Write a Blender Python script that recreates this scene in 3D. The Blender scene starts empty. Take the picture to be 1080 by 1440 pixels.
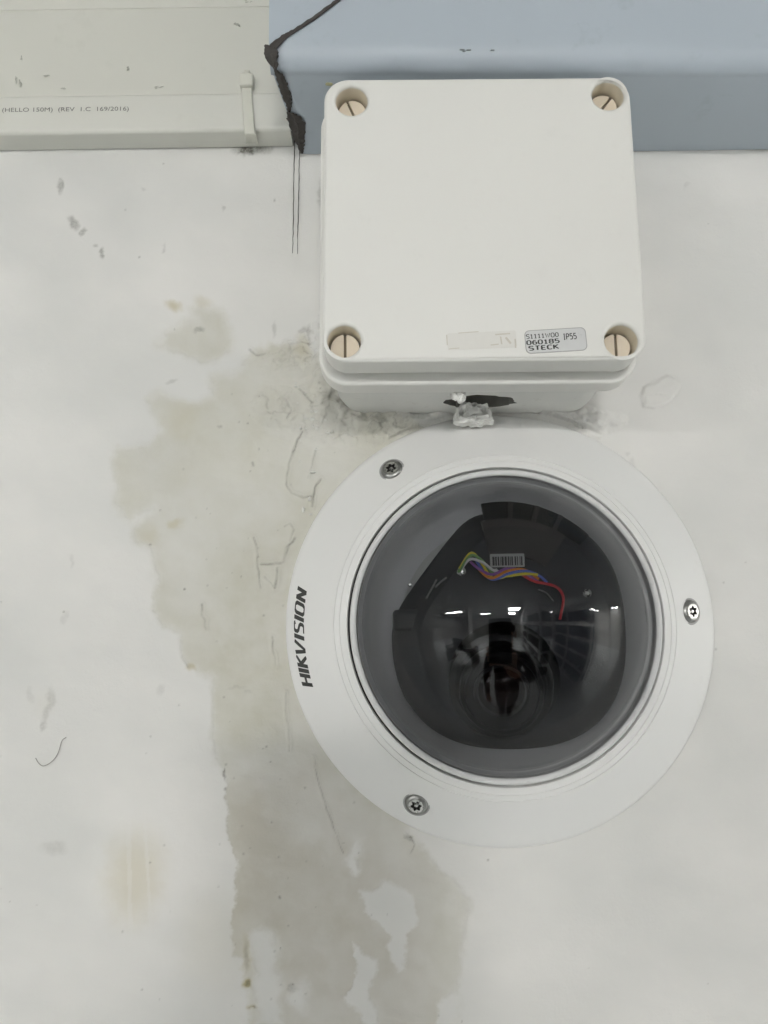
import bpy, bmesh, math, random
import numpy as np
from mathutils import Vector, Matrix
from mathutils import noise as mnoise

random.seed(7)
S = bpy.context.scene
COL = S.collection

# ------------------------------------------------------------------ camera, world, exposure
D, F = 0.27, 1080.0                       # metres from the wall, focal length in photo pixels
PITCH, ROLL = math.radians(8.5), math.radians(0.9)
fw = Vector((0, math.cos(PITCH), math.sin(PITCH)))
r0 = Vector((1, 0, 0)); u0 = Vector((0, -math.sin(PITCH), math.cos(PITCH)))
rt = r0 * math.cos(ROLL) - u0 * math.sin(ROLL)
up = r0 * math.sin(ROLL) + u0 * math.cos(ROLL)
CAM = Vector((0, -D, 0))
cam_data = bpy.data.cameras.new('camera'); cam = bpy.data.objects.new('camera', cam_data); COL.objects.link(cam)
m = Matrix((rt, up, -fw)).transposed().to_4x4(); m.translation = CAM
cam.matrix_world = m
cam_data.sensor_fit = 'HORIZONTAL'; cam_data.sensor_width = 36.0; cam_data.lens = 36.0 * F / 1080.0
cam_data.clip_start = 0.005; cam_data.clip_end = 60
S.camera = cam

W = bpy.data.worlds.new('World'); S.world = W; W.use_nodes = True
W.node_tree.nodes['Background'].inputs[0].default_value = (0.97, 1.0, 0.985, 1)
W.node_tree.nodes['Background'].inputs[1].default_value = 0.80
LAMP = 135.0
S.view_settings.view_transform = 'Standard'; S.view_settings.look = 'None'
S.view_settings.exposure = 0.0; S.view_settings.gamma = 1.0
S.cycles.use_denoising = True
S.cycles.max_bounces = 8; S.cycles.transparent_max_bounces = 12


def P(px, py, h=0.0):
    """point at distance h in front of the wall seen at photo pixel (px, py): used to measure real sizes"""
    d = fw + rt * ((px - 540) / F) - up * ((py - 720) / F)
    t = (D - h) / d.y
    return CAM + d * t


# ------------------------------------------------------------------ object helpers
def props(o, label=None, cat=None, group=None, kind=None):
    if label: o['label'] = label
    if cat: o['category'] = cat
    if group: o['group'] = group
    if kind: o['kind'] = kind
    return o


def thing(name, label, cat, loc=(0, 0, 0), group=None):
    o = bpy.data.objects.new(name, None); COL.objects.link(o)
    o.location = loc; o.empty_display_size = 0.02
    return props(o, label, cat, group)


def link_mesh(name, me, mat, parent=None, smooth=True):
    o = bpy.data.objects.new(name, me); COL.objects.link(o)
    if mat: 
        me.materials.clear(); me.materials.append(mat)
    if parent is not None:
        o.parent = parent
    if smooth:
        me.polygons.foreach_set('use_smooth', [True] * len(me.polygons))
    return o


def world_to(parent, o):
    """mesh data given in world coordinates: move it into the frame of its parent chain"""
    mat = Matrix.Identity(4); p = parent
    while p is not None:
        mat = p.matrix_basis @ mat; p = p.parent
    o.data.transform(mat.inverted())
    return o


def from_bm(name, bm, mat, parent=None, smooth=True, angle=None, world=False):
    me = bpy.data.meshes.new(name); bm.normal_update(); bm.to_mesh(me); bm.free()
    o = link_mesh(name, me, mat, parent, smooth)
    if angle is not None: me.set_sharp_from_angle(angle=math.radians(angle))
    if world and parent is not None: world_to(parent, o)
    return o


def eval_curve(cu):
    o = bpy.data.objects.new('tmp', cu); COL.objects.link(o)
    dg = bpy.context.evaluated_depsgraph_get(); dg.update()
    me = bpy.data.meshes.new_from_object(o.evaluated_get(dg))
    bpy.data.objects.remove(o); bpy.data.curves.remove(cu)
    return me


def lathe(name, prof, mat, parent=None, seg=128, rfun=None, angle=30, close=False):
    """profile of (radius, height) about the local -y axis (out of the wall)"""
    bm = bmesh.new(); rings = []
    for (r, h) in prof:
        if r < 1e-7:
            rings.append([bm.verts.new((0, -h, 0))])
        else:
            ring = []
            for k in range(seg):
                a = 2 * math.pi * k / seg
                q = r * (rfun(a) if rfun else 1)
                ring.append(bm.verts.new((q * math.cos(a), -h, q * math.sin(a))))
            rings.append(ring)
    for A, B in zip(rings, rings[1:]):
        for k in range(seg):
            j = (k + 1) % seg
            if len(A) == 1 and len(B) == 1: continue
            if len(A) == 1: bm.faces.new((A[0], B[k], B[j]))
            elif len(B) == 1: bm.faces.new((A[k], B[0], A[j]))
            else: bm.faces.new((A[k], B[k], B[j], A[j]))
    bmesh.ops.recalc_face_normals(bm, faces=bm.faces)
    return from_bm(name, bm, mat, parent, True, angle)


def tube_bm(bm, pts, rad, seg=8, flat=1.0):
    """round bar along points; rad a number or a list"""
    pts = [Vector(p) for p in pts]; n = len(pts); rings = []
    ref = Vector((0.13, -0.97, 0.21)).normalized()
    for i, p in enumerate(pts):
        t = (pts[min(i + 1, n - 1)] - pts[max(i - 1, 0)]).normalized()
        a = t.cross(ref)
        if a.length < 1e-4: a = t.cross(Vector((1, 0, 0)))
        a.normalize(); b = t.cross(a).normalized()
        q = rad[i] if isinstance(rad, (list, tuple)) else rad
        rings.append([bm.verts.new(p + a * q * math.cos(2 * math.pi * k / seg) + b * q * flat * math.sin(2 * math.pi * k / seg)) for k in range(seg)])
    for A, B in zip(rings, rings[1:]):
        for k in range(seg):
            j = (k + 1) % seg
            bm.faces.new((A[k], A[j], B[j], B[k]))
    bm.faces.new(rings[0][::-1]); bm.faces.new(rings[-1])


def smooth_pts(pts, sub=6):
    """Catmull-Rom through the points"""
    pts = [Vector(p) for p in pts]; out = []
    q = [pts[0] * 2 - pts[1]] + pts + [pts[-1] * 2 - pts[-2]]
    for i in range(1, len(q) - 2):
        a, b, c, d = q[i - 1:i + 3]
        for k in range(sub):
            t = k / sub
            out.append(0.5 * ((2 * b) + (c - a) * t + (2 * a - 5 * b + 4 * c - d) * t * t + (3 * b - a - 3 * c + d) * t ** 3))
    out.append(pts[-1])
    return out


def box_bm(bm, x0, x1, y0, y1, z0, z1, bev=0.0):
    r = bmesh.ops.create_cube(bm, size=1.0)
    for v in r['verts']:
        v.co = Vector(((x0 + x1) / 2 + v.co.x * (x1 - x0), (y0 + y1) / 2 + v.co.y * (y1 - y0), (z0 + z1) / 2 + v.co.z * (z1 - z0)))
    if bev:
        es = list({e for v in r['verts'] for e in v.link_edges})
        bmesh.ops.bevel(bm, geom=es, offset=bev, segments=3, affect='EDGES', profile=0.5)


def rounded(x0, x1, z0, z1, r, n=10):
    pts = []
    for cx, cz, a0 in ((x1 - r, z1 - r, 0), (x0 + r, z1 - r, 90), (x0 + r, z0 + r, 180), (x1 - r, z0 + r, 270)):
        for k in range(n + 1):
            a = math.radians(a0 + 90 * k / n); pts.append((cx + r * math.cos(a), cz + r * math.sin(a)))
    return pts


def circle(cx, cz, r, n=40):
    return [(cx + r * math.cos(2 * math.pi * k / n), cz + r * math.sin(2 * math.pi * k / n)) for k in range(n)]


def plate(loops, h0, h1, bev=0.0, bres=3):
    """flat plate of outline and holes (x,z loops) between heights h0 and h1 in front of the wall, edges rounded by bev"""
    cu = bpy.data.curves.new('plate', 'CURVE'); cu.dimensions = '2D'; cu.fill_mode = 'BOTH'
    for lp in loops:
        s = cu.splines.new('POLY'); s.points.add(len(lp) - 1)
        for q, (x, z) in zip(s.points, lp): q.co = (x, z, 0, 1)
        s.use_cyclic_u = True
    cu.extrude = (h1 - h0) / 2 - bev; cu.bevel_depth = bev; cu.bevel_resolution = bres; cu.offset = -bev
    me = eval_curve(cu)
    # curve (x,y,z) -> world (x,-z,y): the plate's +z faces the room
    me.transform(Matrix(((1, 0, 0, 0), (0, 0, -1, -(h0 + h1) / 2), (0, 1, 0, 0), (0, 0, 0, 1))))
    return me


def text_mesh(txt, size, offset=0.0, xs=1.0, shear=0.0, extrude=0.00004, spacing=1.0):
    cu = bpy.data.curves.new('text', 'FONT'); cu.body = txt; cu.size = size
    cu.offset = offset; cu.shear = shear; cu.extrude = extrude; cu.space_character = spacing; cu.resolution_u = 3
    me = eval_curve(cu)
    me.transform(Matrix.Diagonal((xs, 1, 1, 1)))
    return me


# ------------------------------------------------------------------ materials
def new_mat(name):
    mt = bpy.data.materials.new(name); mt.use_nodes = True
    nt = mt.node_tree
    return mt, nt, nt.nodes, nt.links, nt.nodes['Principled BSDF']


def plastic(name, col, rough=0.45, metal=0.0, var=0.06, scale=60.0, bump=0.0, bscale=900.0, spec=0.5, dirt=0.0, dirt_col=(0.3, 0.28, 0.23), streak=(1, 1, 1)):
    mt, nt, N, L, b = new_mat(name)
    tc = N.new('ShaderNodeTexCoord'); mp = N.new('ShaderNodeMapping'); mp.inputs['Scale'].default_value = streak
    L.new(tc.outputs['Object'], mp.inputs[0])
    nz = N.new('ShaderNodeTexNoise'); nz.inputs['Scale'].default_value = scale; nz.inputs['Detail'].default_value = 6
    L.new(mp.outputs[0], nz.inputs['Vector'])
    mx = N.new('ShaderNodeMix'); mx.data_type = 'RGBA'
    mx.inputs[6].default_value = tuple(c * (1 - var) for c in col) + (1,)
    mx.inputs[7].default_value = tuple(min(1, c * (1 + var)) for c in col) + (1,)
    L.new(nz.outputs['Fac'], mx.inputs[0]); out = mx.outputs[2]
    if dirt:
        n2 = N.new('ShaderNodeTexNoise'); n2.inputs['Scale'].default_value = scale * 4.3; n2.inputs['Detail'].default_value = 8
        n2.inputs['Roughness'].default_value = 0.65
        L.new(mp.outputs[0], n2.inputs['Vector'])
        rp = N.new('ShaderNodeMapRange'); rp.inputs[1].default_value = 0.60; rp.inputs[2].default_value = 0.74; rp.inputs[4].default_value = dirt
        L.new(n2.outputs['Fac'], rp.inputs[0])
        m2 = N.new('ShaderNodeMix'); m2.data_type = 'RGBA'; m2.inputs[7].default_value = dirt_col + (1,)
        L.new(rp.outputs[0], m2.inputs[0]); L.new(out, m2.inputs[6]); out = m2.outputs[2]
    L.new(out, b.inputs['Base Color'])
    b.inputs['Metallic'].default_value = metal; b.inputs['Specular IOR Level'].default_value = spec
    rr = N.new('ShaderNodeMapRange'); rr.inputs[3].default_value = max(0.02, rough - 0.06); rr.inputs[4].default_value = rough + 0.06
    L.new(nz.outputs['Fac'], rr.inputs[0]); L.new(rr.outputs[0], b.inputs['Roughness'])
    if bump:
        n3 = N.new('ShaderNodeTexNoise'); n3.inputs['Scale'].default_value = bscale; n3.inputs['Detail'].default_value = 4
        L.new(tc.outputs['Object'], n3.inputs['Vector'])
        bp = N.new('ShaderNodeBump'); bp.inputs['Strength'].default_value = bump; bp.inputs['Distance'].default_value = 0.0003
        L.new(n3.outputs['Fac'], bp.inputs['Height']); L.new(bp.outputs[0], b.inputs['Normal'])
    return mt


M = {}
M['camera_white'] = plastic('camera_white', (0.735, 0.735, 0.72), 0.42, var=0.015, scale=40, bump=0.05, bscale=2500, dirt=0.05)
M['trim'] = plastic('trim_grey_white', (0.60, 0.605, 0.60), 0.38, var=0.06, scale=90, bump=0.12, dirt=0.5, dirt_col=(0.4, 0.4, 0.4))
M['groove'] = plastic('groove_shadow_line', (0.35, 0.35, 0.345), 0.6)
M['gap_dark'] = plastic('gap_black', (0.012, 0.012, 0.012), 0.6)
M['box_white'] = plastic('junction_box_white', (0.73, 0.725, 0.69), 0.38, var=0.012, scale=30, bump=0.06, bscale=1500, dirt=0.04)
M['box_base'] = plastic('junction_box_base', (0.68, 0.68, 0.65), 0.5, var=0.09, scale=45, bump=0.3, dirt=0.6, dirt_col=(0.50, 0.49, 0.44))
M['cream'] = plastic('aged_cream_plastic', (0.76, 0.675, 0.545), 0.5, var=0.04, scale=200, dirt=0.1)
M['well'] = plastic('yellowed_well_plastic', (0.74, 0.68, 0.56), 0.5, var=0.05, scale=200, dirt=0.2)
M['slot'] = plastic('slot_brown', (0.22, 0.185, 0.13), 0.8)  # dark brown for the screw slots and well floors
M['duct'] = plastic('duct_blue_grey_paint', (0.405, 0.455, 0.505), 0.42, var=0.04, scale=14, bump=0.12, bscale=260, dirt=0.22, dirt_col=(0.17, 0.19, 0.2))
M['gap_strip'] = plastic('black_brown_gap', (0.045, 0.040, 0.036), 0.75, var=0.5, scale=300, bump=0.5, bscale=900)  # darkness of the open duct joints, laid on as strips
M['trunk'] = plastic('trunking_offwhite', (0.645, 0.642, 0.59), 0.45, var=0.03, scale=20, bump=0.08, bscale=400, dirt=0.12, dirt_col=(0.45, 0.44, 0.38))
M['trunk_old'] = plastic('trunking_board', (0.615, 0.612, 0.555), 0.55, var=0.04, scale=16, bump=0.12, bscale=300, dirt=0.16, dirt_col=(0.4, 0.4, 0.34))
M['tie'] = plastic('milky_nylon', (0.63, 0.625, 0.555), 0.4, var=0.06, scale=200)
M['ink'] = plastic('black_ink', (0.03, 0.03, 0.028), 0.5)
M['grey_ink'] = plastic('faded_grey_ink', (0.17, 0.17, 0.16), 0.6, var=0.5, scale=600)
M['sticker'] = plastic('sticker_silver', (0.60, 0.605, 0.60), 0.3, var=0.03, scale=300)
M['steel'] = plastic('dark_steel', (0.30, 0.30, 0.29), 0.34, metal=1.0, var=0.15, scale=900)
M['steel_bright'] = plastic('bright_steel', (0.52, 0.52, 0.50), 0.28, metal=1.0, var=0.1, scale=900)
M['steel_dark'] = plastic('screw_recess', (0.05, 0.05, 0.048), 0.4, metal=0.6)
M['putty'] = plastic('white_putty', (0.82, 0.82, 0.79), 0.75, var=0.08, scale=300, bump=0.6, bscale=700, dirt=0.25, dirt_col=(0.5, 0.48, 0.42))
M['hole_dark'] = plastic('hole_shade', (0.20, 0.195, 0.175), 0.85, var=0.3, scale=200)  # dark cut faces: the shade of the opening put into the colour
M['thread'] = plastic('dark_run', (0.11, 0.11, 0.10), 0.7)
M['hair'] = plastic('grey_hair', (0.28, 0.27, 0.25), 0.6)
M['liner'] = plastic('liner_black', (0.042, 0.044, 0.048), 0.6, spec=0.25, var=0.2, bump=0.2, bscale=1500)
M['inner_ring'] = plastic('inner_ring_grey', (0.80, 0.80, 0.80), 0.5, var=0.06)
M['bracket'] = plastic('bracket_dark', (0.054, 0.050, 0.046), 0.6, spec=0.2)
M['lens_black'] = plastic('lens_black', (0.003, 0.003, 0.003), 0.55, spec=0.10)
M['barrel'] = plastic('barrel_black', (0.004, 0.004, 0.004), 0.55, spec=0.10)
M['label_grey'] = plastic('label_white_paper', (0.55, 0.55, 0.53), 0.6)
M['flake'] = plastic('loose_flake', (0.62, 0.62, 0.58), 0.7, bump=0.4)
for nm, c in dict(yellow=(0.75, 0.62, 0.04), orange=(0.8, 0.25, 0.03), red=(0.55, 0.03, 0.04), blue=(0.10, 0.16, 0.55), purple=(0.28, 0.10, 0.38), white=(0.7, 0.7, 0.68), green=(0.18, 0.35, 0.12)).items():
    M['wire_' + nm] = plastic('wire_' + nm, tuple(min(.95, v * 1.25) for v in c), 0.35, var=0.1, scale=400)

# lens glass: dark coating with a reddish glint
mt, nt, N, L, b = new_mat('lens_coating')
b.inputs['Base Color'].default_value = (0.006, 0.0028, 0.0025, 1); b.inputs['Specular IOR Level'].default_value = 0.15; b.inputs['Roughness'].default_value = 0.06
b.inputs['Coat Weight'].default_value = 0.2; b.inputs['Coat Tint'].default_value = (1, 0.5, 0.4, 1)
M['lens_glass'] = mt


def smoked(name, tint, f0):
    mt, nt, N, L, b = new_mat(name); N.remove(b)
    tr = N.new('ShaderNodeBsdfTransparent'); tr.inputs[0].default_value = tint + (1,)
    gl = N.new('ShaderNodeBsdfGlossy'); gl.inputs['Roughness'].default_value = 0.012
    lw = N.new('ShaderNodeLayerWeight'); lw.inputs[0].default_value = 0.5
    pw = N.new('ShaderNodeMath'); pw.operation = 'POWER'; pw.inputs[1].default_value = 5.0
    L.new(lw.outputs['Facing'], pw.inputs[0])
    ma = N.new('ShaderNodeMath'); ma.operation = 'MULTIPLY_ADD'; ma.inputs[1].default_value = 0.55; ma.inputs[2].default_value = f0
    L.new(pw.outputs[0], ma.inputs[0])
    mix = N.new('ShaderNodeMixShader')
    L.new(ma.outputs[0], mix.inputs[0]); L.new(tr.outputs[0], mix.inputs[1]); L.new(gl.outputs[0], mix.inputs[2])
    L.new(mix.outputs[0], N['Material Output'].inputs[0])
    return mt


M['bubble'] = smoked('smoked_bubble', (0.675, 0.68, 0.69), 0.029)

# ------------------------------------------------------------------ the wall (one sheet, fine where the photo looks)
X0, X1, Z0, Z1, STEP = -0.155, 0.165, -0.190, 0.206, 0.0004


def vnoise(x, y, seed):
    rng = np.random.RandomState(seed); T = rng.rand(256, 256).astype(np.float32)
    xi = np.floor(x).astype(int); yi = np.floor(y).astype(int)
    fx = x - xi; fy = y - yi
    fx = fx * fx * (3 - 2 * fx); fy = fy * fy * (3 - 2 * fy)
    a = T[xi & 255, yi & 255]; b_ = T[(xi + 1) & 255, yi & 255]; c = T[xi & 255, (yi + 1) & 255]; d = T[(xi + 1) & 255, (yi + 1) & 255]
    return (a * (1 - fx) + b_ * fx) * (1 - fy) + (c * (1 - fx) + d * fx) * fy - 0.5


def fbm(x, y, s, seed, oct=4):
    o = 0; amp = 1.0
    for k in range(oct):
        o = o + amp * vnoise(x / s + 17.3 * k, y / s + 9.1 * k, seed + k); s = s / 2; amp *= 0.5
    return o


def sd_poly(x, y, poly, pad=40):
    """signed distance in pixels, positive inside, only near the polygon (else -pad)"""
    pl = np.array(poly, float)
    out = np.full(x.shape, -float(pad))
    msk = (x > pl[:, 0].min() - pad) & (x < pl[:, 0].max() + pad) & (y > pl[:, 1].min() - pad) & (y < pl[:, 1].max() + pad)
    px, py = x[msk], y[msk]
    d2 = np.full(px.shape, 1e12); ins = np.zeros(px.shape, bool)
    for i in range(len(pl)):
        ax, ay = pl[i]; bx, by = pl[(i + 1) % len(pl)]
        ex, ey = bx - ax, by - ay
        t = np.clip(((px - ax) * ex + (py - ay) * ey) / (ex * ex + ey * ey + 1e-9), 0, 1)
        d2 = np.minimum(d2, (px - ax - t * ex) ** 2 + (py - ay - t * ey) ** 2)
        cr = ((ay > py) != (by > py)) & (px < (bx - ax) * (py - ay) / (by - ay + 1e-12) + ax)
        ins ^= cr
    d = np.sqrt(d2); out[msk] = np.where(ins, d, -d)
    return out


def d_line(x, y, line, pad=30):
    pl = np.array(line, float); out = np.full(x.shape, float(pad))
    msk = (x > pl[:, 0].min() - pad) & (x < pl[:, 0].max() + pad) & (y > pl[:, 1].min() - pad) & (y < pl[:, 1].max() + pad)
    px, py = x[msk], y[msk]; d2 = np.full(px.shape, float(pad) ** 2)
    for (ax, ay), (bx, by) in zip(pl[:-1], pl[1:]):
        ex, ey = bx - ax, by - ay
        t = np.clip(((px - ax) * ex + (py - ay) * ey) / (ex * ex + ey * ey + 1e-9), 0, 1)
        d2 = np.minimum(d2, (px - ax - t * ex) ** 2 + (py - ay - t * ey) ** 2)
    out[msk] = np.sqrt(d2)
    return out


def sstep(a, b, v):
    t = np.clip((v - a) / (b - a), 0, 1); return t * t * (3 - 2 * t)


STAIN = [(458, 520), (448, 505), (425, 488), (404, 486), (375, 486), (361, 492), (350, 508), (343, 517), (325, 522), (300, 528), (299, 545), (298, 557), (280, 566), (264, 568),
         (240, 560), (224, 552), (206, 560), (212, 574), (222, 584), (228, 604), (215, 620), (199, 629), (184, 632), (166, 630), (157, 647), (161, 668), (166, 687),
         (166, 705), (172, 724), (184, 731), (192, 722), (206, 717), (217, 718), (200, 732), (188, 741), (187, 752), (190, 762), (208, 770), (219, 784), (221, 806), (219, 849),
         (227, 880), (240, 884), (253, 892), (256, 915), (261, 936), (280, 946), (298, 954), (301, 1000), (301, 1077), (314, 1092), (318, 1122), (320, 1150), (321, 1180), (331, 1205), (334, 1226),
         (330, 1250), (331, 1271), (326, 1300), (327, 1345), (343, 1350), (347, 1380), (352, 1410), (362, 1500), (380, 1560), (420, 1600), (470, 1585), (520, 1620), (580, 1570), (630, 1520), (641, 1445), (644, 1390), (648, 1336), (655, 1300), (658, 1265), (645, 1243),
         (622, 1226), (600, 1204), (570, 1170), (620, 900), (640, 620), (560, 585), (480, 560)]
ISLAND = [(217, 483), (235, 477), (237, 466), (255, 458), (271, 449), (270, 436), (278, 426), (290, 436), (311, 442), (318, 456), (326, 470), (329, 482), (327, 492), (308, 501), (289, 508), (264, 506), (250, 498), (238, 492)]
WHITE = [[(502, 1180), (494, 1196), (492, 1213), (493, 1226), (502, 1229), (508, 1222), (507, 1210), (512, 1196), (509, 1182)],
         [(507, 1252), (530, 1250), (545, 1241), (557, 1245), (577, 1258), (584, 1275), (587, 1292), (580, 1308), (570, 1318), (572, 1335), (567, 1362), (558, 1366), (553, 1345), (545, 1330), (552, 1316), (538, 1302), (522, 1294), (512, 1280)],
         [(496, 1324), (510, 1338), (525, 1349), (528, 1366), (520, 1388), (522, 1408), (530, 1420), (537, 1445), (520, 1445), (505, 1425), (489, 1414), (484, 1402), (494, 1388), (499, 1362), (500, 1345)],
         [(350, 1312), (366, 1309), (382, 1313), (388, 1335), (389, 1368), (396, 1388), (392, 1410), (397, 1445), (362, 1445), (362, 1420), (356, 1398), (360, 1372), (350, 1345)],
         [(414, 1388), (424, 1390), (431, 1380), (434, 1398), (428, 1425), (416, 1418), (405, 1408)],
         [(610, 1415), (632, 1400), (650, 1390), (650, 1445), (615, 1445)],
         [(585, 1172), (606, 1180), (628, 1200), (645, 1228), (632, 1222), (610, 1200)]]
DARK = [(318, 1105), (360, 1085), (430, 1075), (480, 1120), (560, 1180), (610, 1230), (600, 1320), (640, 1640), (390, 1640), (395, 1320), (350, 1305), (326, 1330), (332, 1220), (321, 1180)]
RIDGES = [([(426, 607), (419, 618), (406, 658), (403, 680), (410, 692), (426, 700), (437, 698)], 1.3, 1.0),
          ([(451, 674), (444, 685), (441, 697), (439, 712)], 1.2, 1.0),
          ([(358, 756), (363, 780), (363, 800), (366, 828)], 1.1, 0.8),
          ([(415, 757), (405, 770), (398, 790), (382, 794), (368, 793)], 1.7, 0.9),
          ([(390, 799), (390, 815), (387, 826)], 1.6, 0.9), ([(372, 812), (382, 820), (386, 827)], 1.0, 0.5),
          ([(284, 850), (285, 865), (290, 872), (289, 884)], 1.3, 0.9),
          ([(382, 895), (384, 910), (389, 937)], 1.1, 0.8), ([(402, 973), (404, 1010), (408, 1057)], 0.9, 0.7),
          ([(441, 1064), (446, 1090), (454, 1122), (468, 1160), (483, 1200)], 0.8, 0.75), ([(408, 760), (414, 745), (408, 735), (400, 740)], 1.1, 0.5),
          ([(445, 630), (440, 650), (432, 672)], 1.0, 0.5), ([(253, 905), (257, 925), (264, 938)], 1.0, 0.5),
          ([(398, 560), (410, 575), (404, 590)], 1.2, 0.6), ([(420, 548), (432, 560), (440, 568)], 1.4, 0.8), ([(570, 1170), (583, 1186), (578, 1200)], 1.0, 0.7),
          ([(352, 492), (362, 500), (372, 497)], 1.5, 0.7), ([(408, 484), (424, 482), (436, 486)], 1.4, 0.7)]
FLAKE = [(901, 556), (906, 545), (920, 535), (938, 529), (951, 531), (957, 541), (952, 555), (938, 567), (918, 573), (905, 571)]


def build_wall():
    far_x = [-7.0, -3.0, -1.0, -0.4, -0.2]; far_z = [-1.7, -0.8, -0.3, -0.21]
    xs = np.concatenate([far_x, np.arange(X0, X1, STEP), [0.2, 0.4, 1.0, 3.0, 7.0]])
    zs = np.concatenate([far_z, np.arange(Z0, Z1, STEP), [0.22, 0.3, 0.5, 0.8]])
    nx, nz = len(xs), len(zs)
    X, Z = np.meshgrid(xs, zs)                      # nz, nx
    vx, vy, vz = X, np.full_like(X, D), Z           # from the camera
    zc = vy * fw.y + vz * fw.z
    px = 540 + F * (vx * rt.x + vy * rt.y + vz * rt.z) / zc
    py = 720 - F * (vx * up.x + vy * up.y + vz * up.z) / zc
    near = (np.abs(X) < 0.19) & (Z > -0.20) & (Z < 0.21)
    wx = px + 9 * fbm(px, py, 22, 3) + 3 * fbm(px, py, 6, 8, 2); wy = py + 9 * fbm(px, py, 22, 5) + 3 * fbm(px, py, 6, 12, 2)
    sd = np.maximum(sd_poly(wx, wy, STAIN), sd_poly(wx, wy, ISLAND))
    # the edges of the stain are crisp in places, vague in others
    for wpoly in WHITE:
        sd = np.minimum(sd, -sd_poly(wx, wy, wpoly))
    sd = np.where((px > 560) & (py < 1150) & (py > 640), -20, sd)
    h = np.zeros_like(px); grime = np.zeros_like(px); yel = np.zeros_like(px)
    st = sstep(-3, 3, sd)
    h -= 0.00022 * st
    # roller and trowel unevenness
    h += 0.00045 * fbm(px, py, 120, 21, 3) + 0.00010 * fbm(px, py, 26, 31, 3)
    trowel = fbm(px * 0.35 + py * 0.25, py * 1.4 - px * 0.4, 40, 41, 3)
    h += 0.00030 * trowel * sstep(-30, 10, sd)
    def blob(x, y, rx, ry, rot=0.0):
        c, s = math.cos(math.radians(rot)), math.sin(math.radians(rot))
        dx, dy = wx - x, wy - y
        return np.sqrt(((dx * c + dy * s) / rx) ** 2 + ((-dx * s + dy * c) / ry) ** 2)
    # lumpy scraped plaster left of and below the junction box
    lump = np.maximum.reduce([1 - blob(455, 580, 60, 48), 1 - blob(520, 600, 95, 30), 1 - blob(425, 500, 70, 30, -15), 1 - blob(800, 598, 80, 22), 1 - blob(395, 575, 45, 30),
                              (1 - blob(600, 605, 90, 30)) * 1.0, 1 - blob(470, 545, 30, 45)])
    lump = np.clip(lump, 0, 1) ** 0.7
    # peeling skim coat: overlapping thin layers with broken edges
    n1 = fbm(px * 0.8 + py * 0.2, py * 1.2, 34, 51, 5); n2 = fbm(px, py, 20, 57, 5); n3 = fbm(px * 1.3, py * 0.8, 46, 63, 4)
    h += lump * (0.0008 + 0.0007 * sstep(-.025, .025, n1) + 0.0005 * sstep(.03, .07, n2) + 0.0006 * sstep(-.12, -.07, n3) + 0.0009 * n2)
    ramp = np.maximum.reduce([1 - blob(540, 588, 125, 26), 1 - blob(775, 590, 110, 20), 1 - blob(465, 560, 28, 50), 1 - blob(455, 500, 14, 60)])
    h += 0.0042 * np.clip(ramp, 0, 1) ** .8 * (0.75 + 0.9 * n2 + 0.5 * n1)
    edge = np.exp(-((n1 - .01) / .022) ** 2) * .55 + np.exp(-((n2 - .06) / .018) ** 2) * .4 + np.exp(-((n3 + .09) / .02) ** 2) * .45
    grime += lump * edge * (0.4 + 0.6 * sstep(-.1, .25, fbm(px, py, 50, 71, 3))) * 0.62
    grime += lump * 0.06
    for line, w, amt in RIDGES:
        d = d_line(px + 2.5 * fbm(px, py, 12, 77, 2), py + 2.5 * fbm(px, py, 12, 79, 2), line)
        core = np.exp(-(d / (w * 1.0)) ** 2); broad = np.exp(-(d / (w * 3.0)) ** 2)
        brk = 0.35 + 0.65 * sstep(-0.25, 0.2, fbm(px, py, 18, 83, 2))
        grime += amt * core * brk * 0.62; h += 0.0005 * amt * (broad - 1.3 * core)
    # a raised flake of old skim coat to the right of the box
    sf = sd_poly(px, py, FLAKE)
    h += 0.0005 * sstep(-1.5, 4, sf + 6 * fbm(px, py, 14, 97, 3)) + 0.0004 * sstep(0, 18, sf) * (py < 556)
    grime += 0.035 * sstep(-2, 3, sf) * (0.5 + fbm(px, py, 24, 95, 3)) + 0.20 * np.exp(-((sf + 1.0) / 1.8) ** 2) * (0.3 + 0.7 * sstep(-0.1, 0.2, fbm(px, py, 20, 91, 2)))
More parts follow.
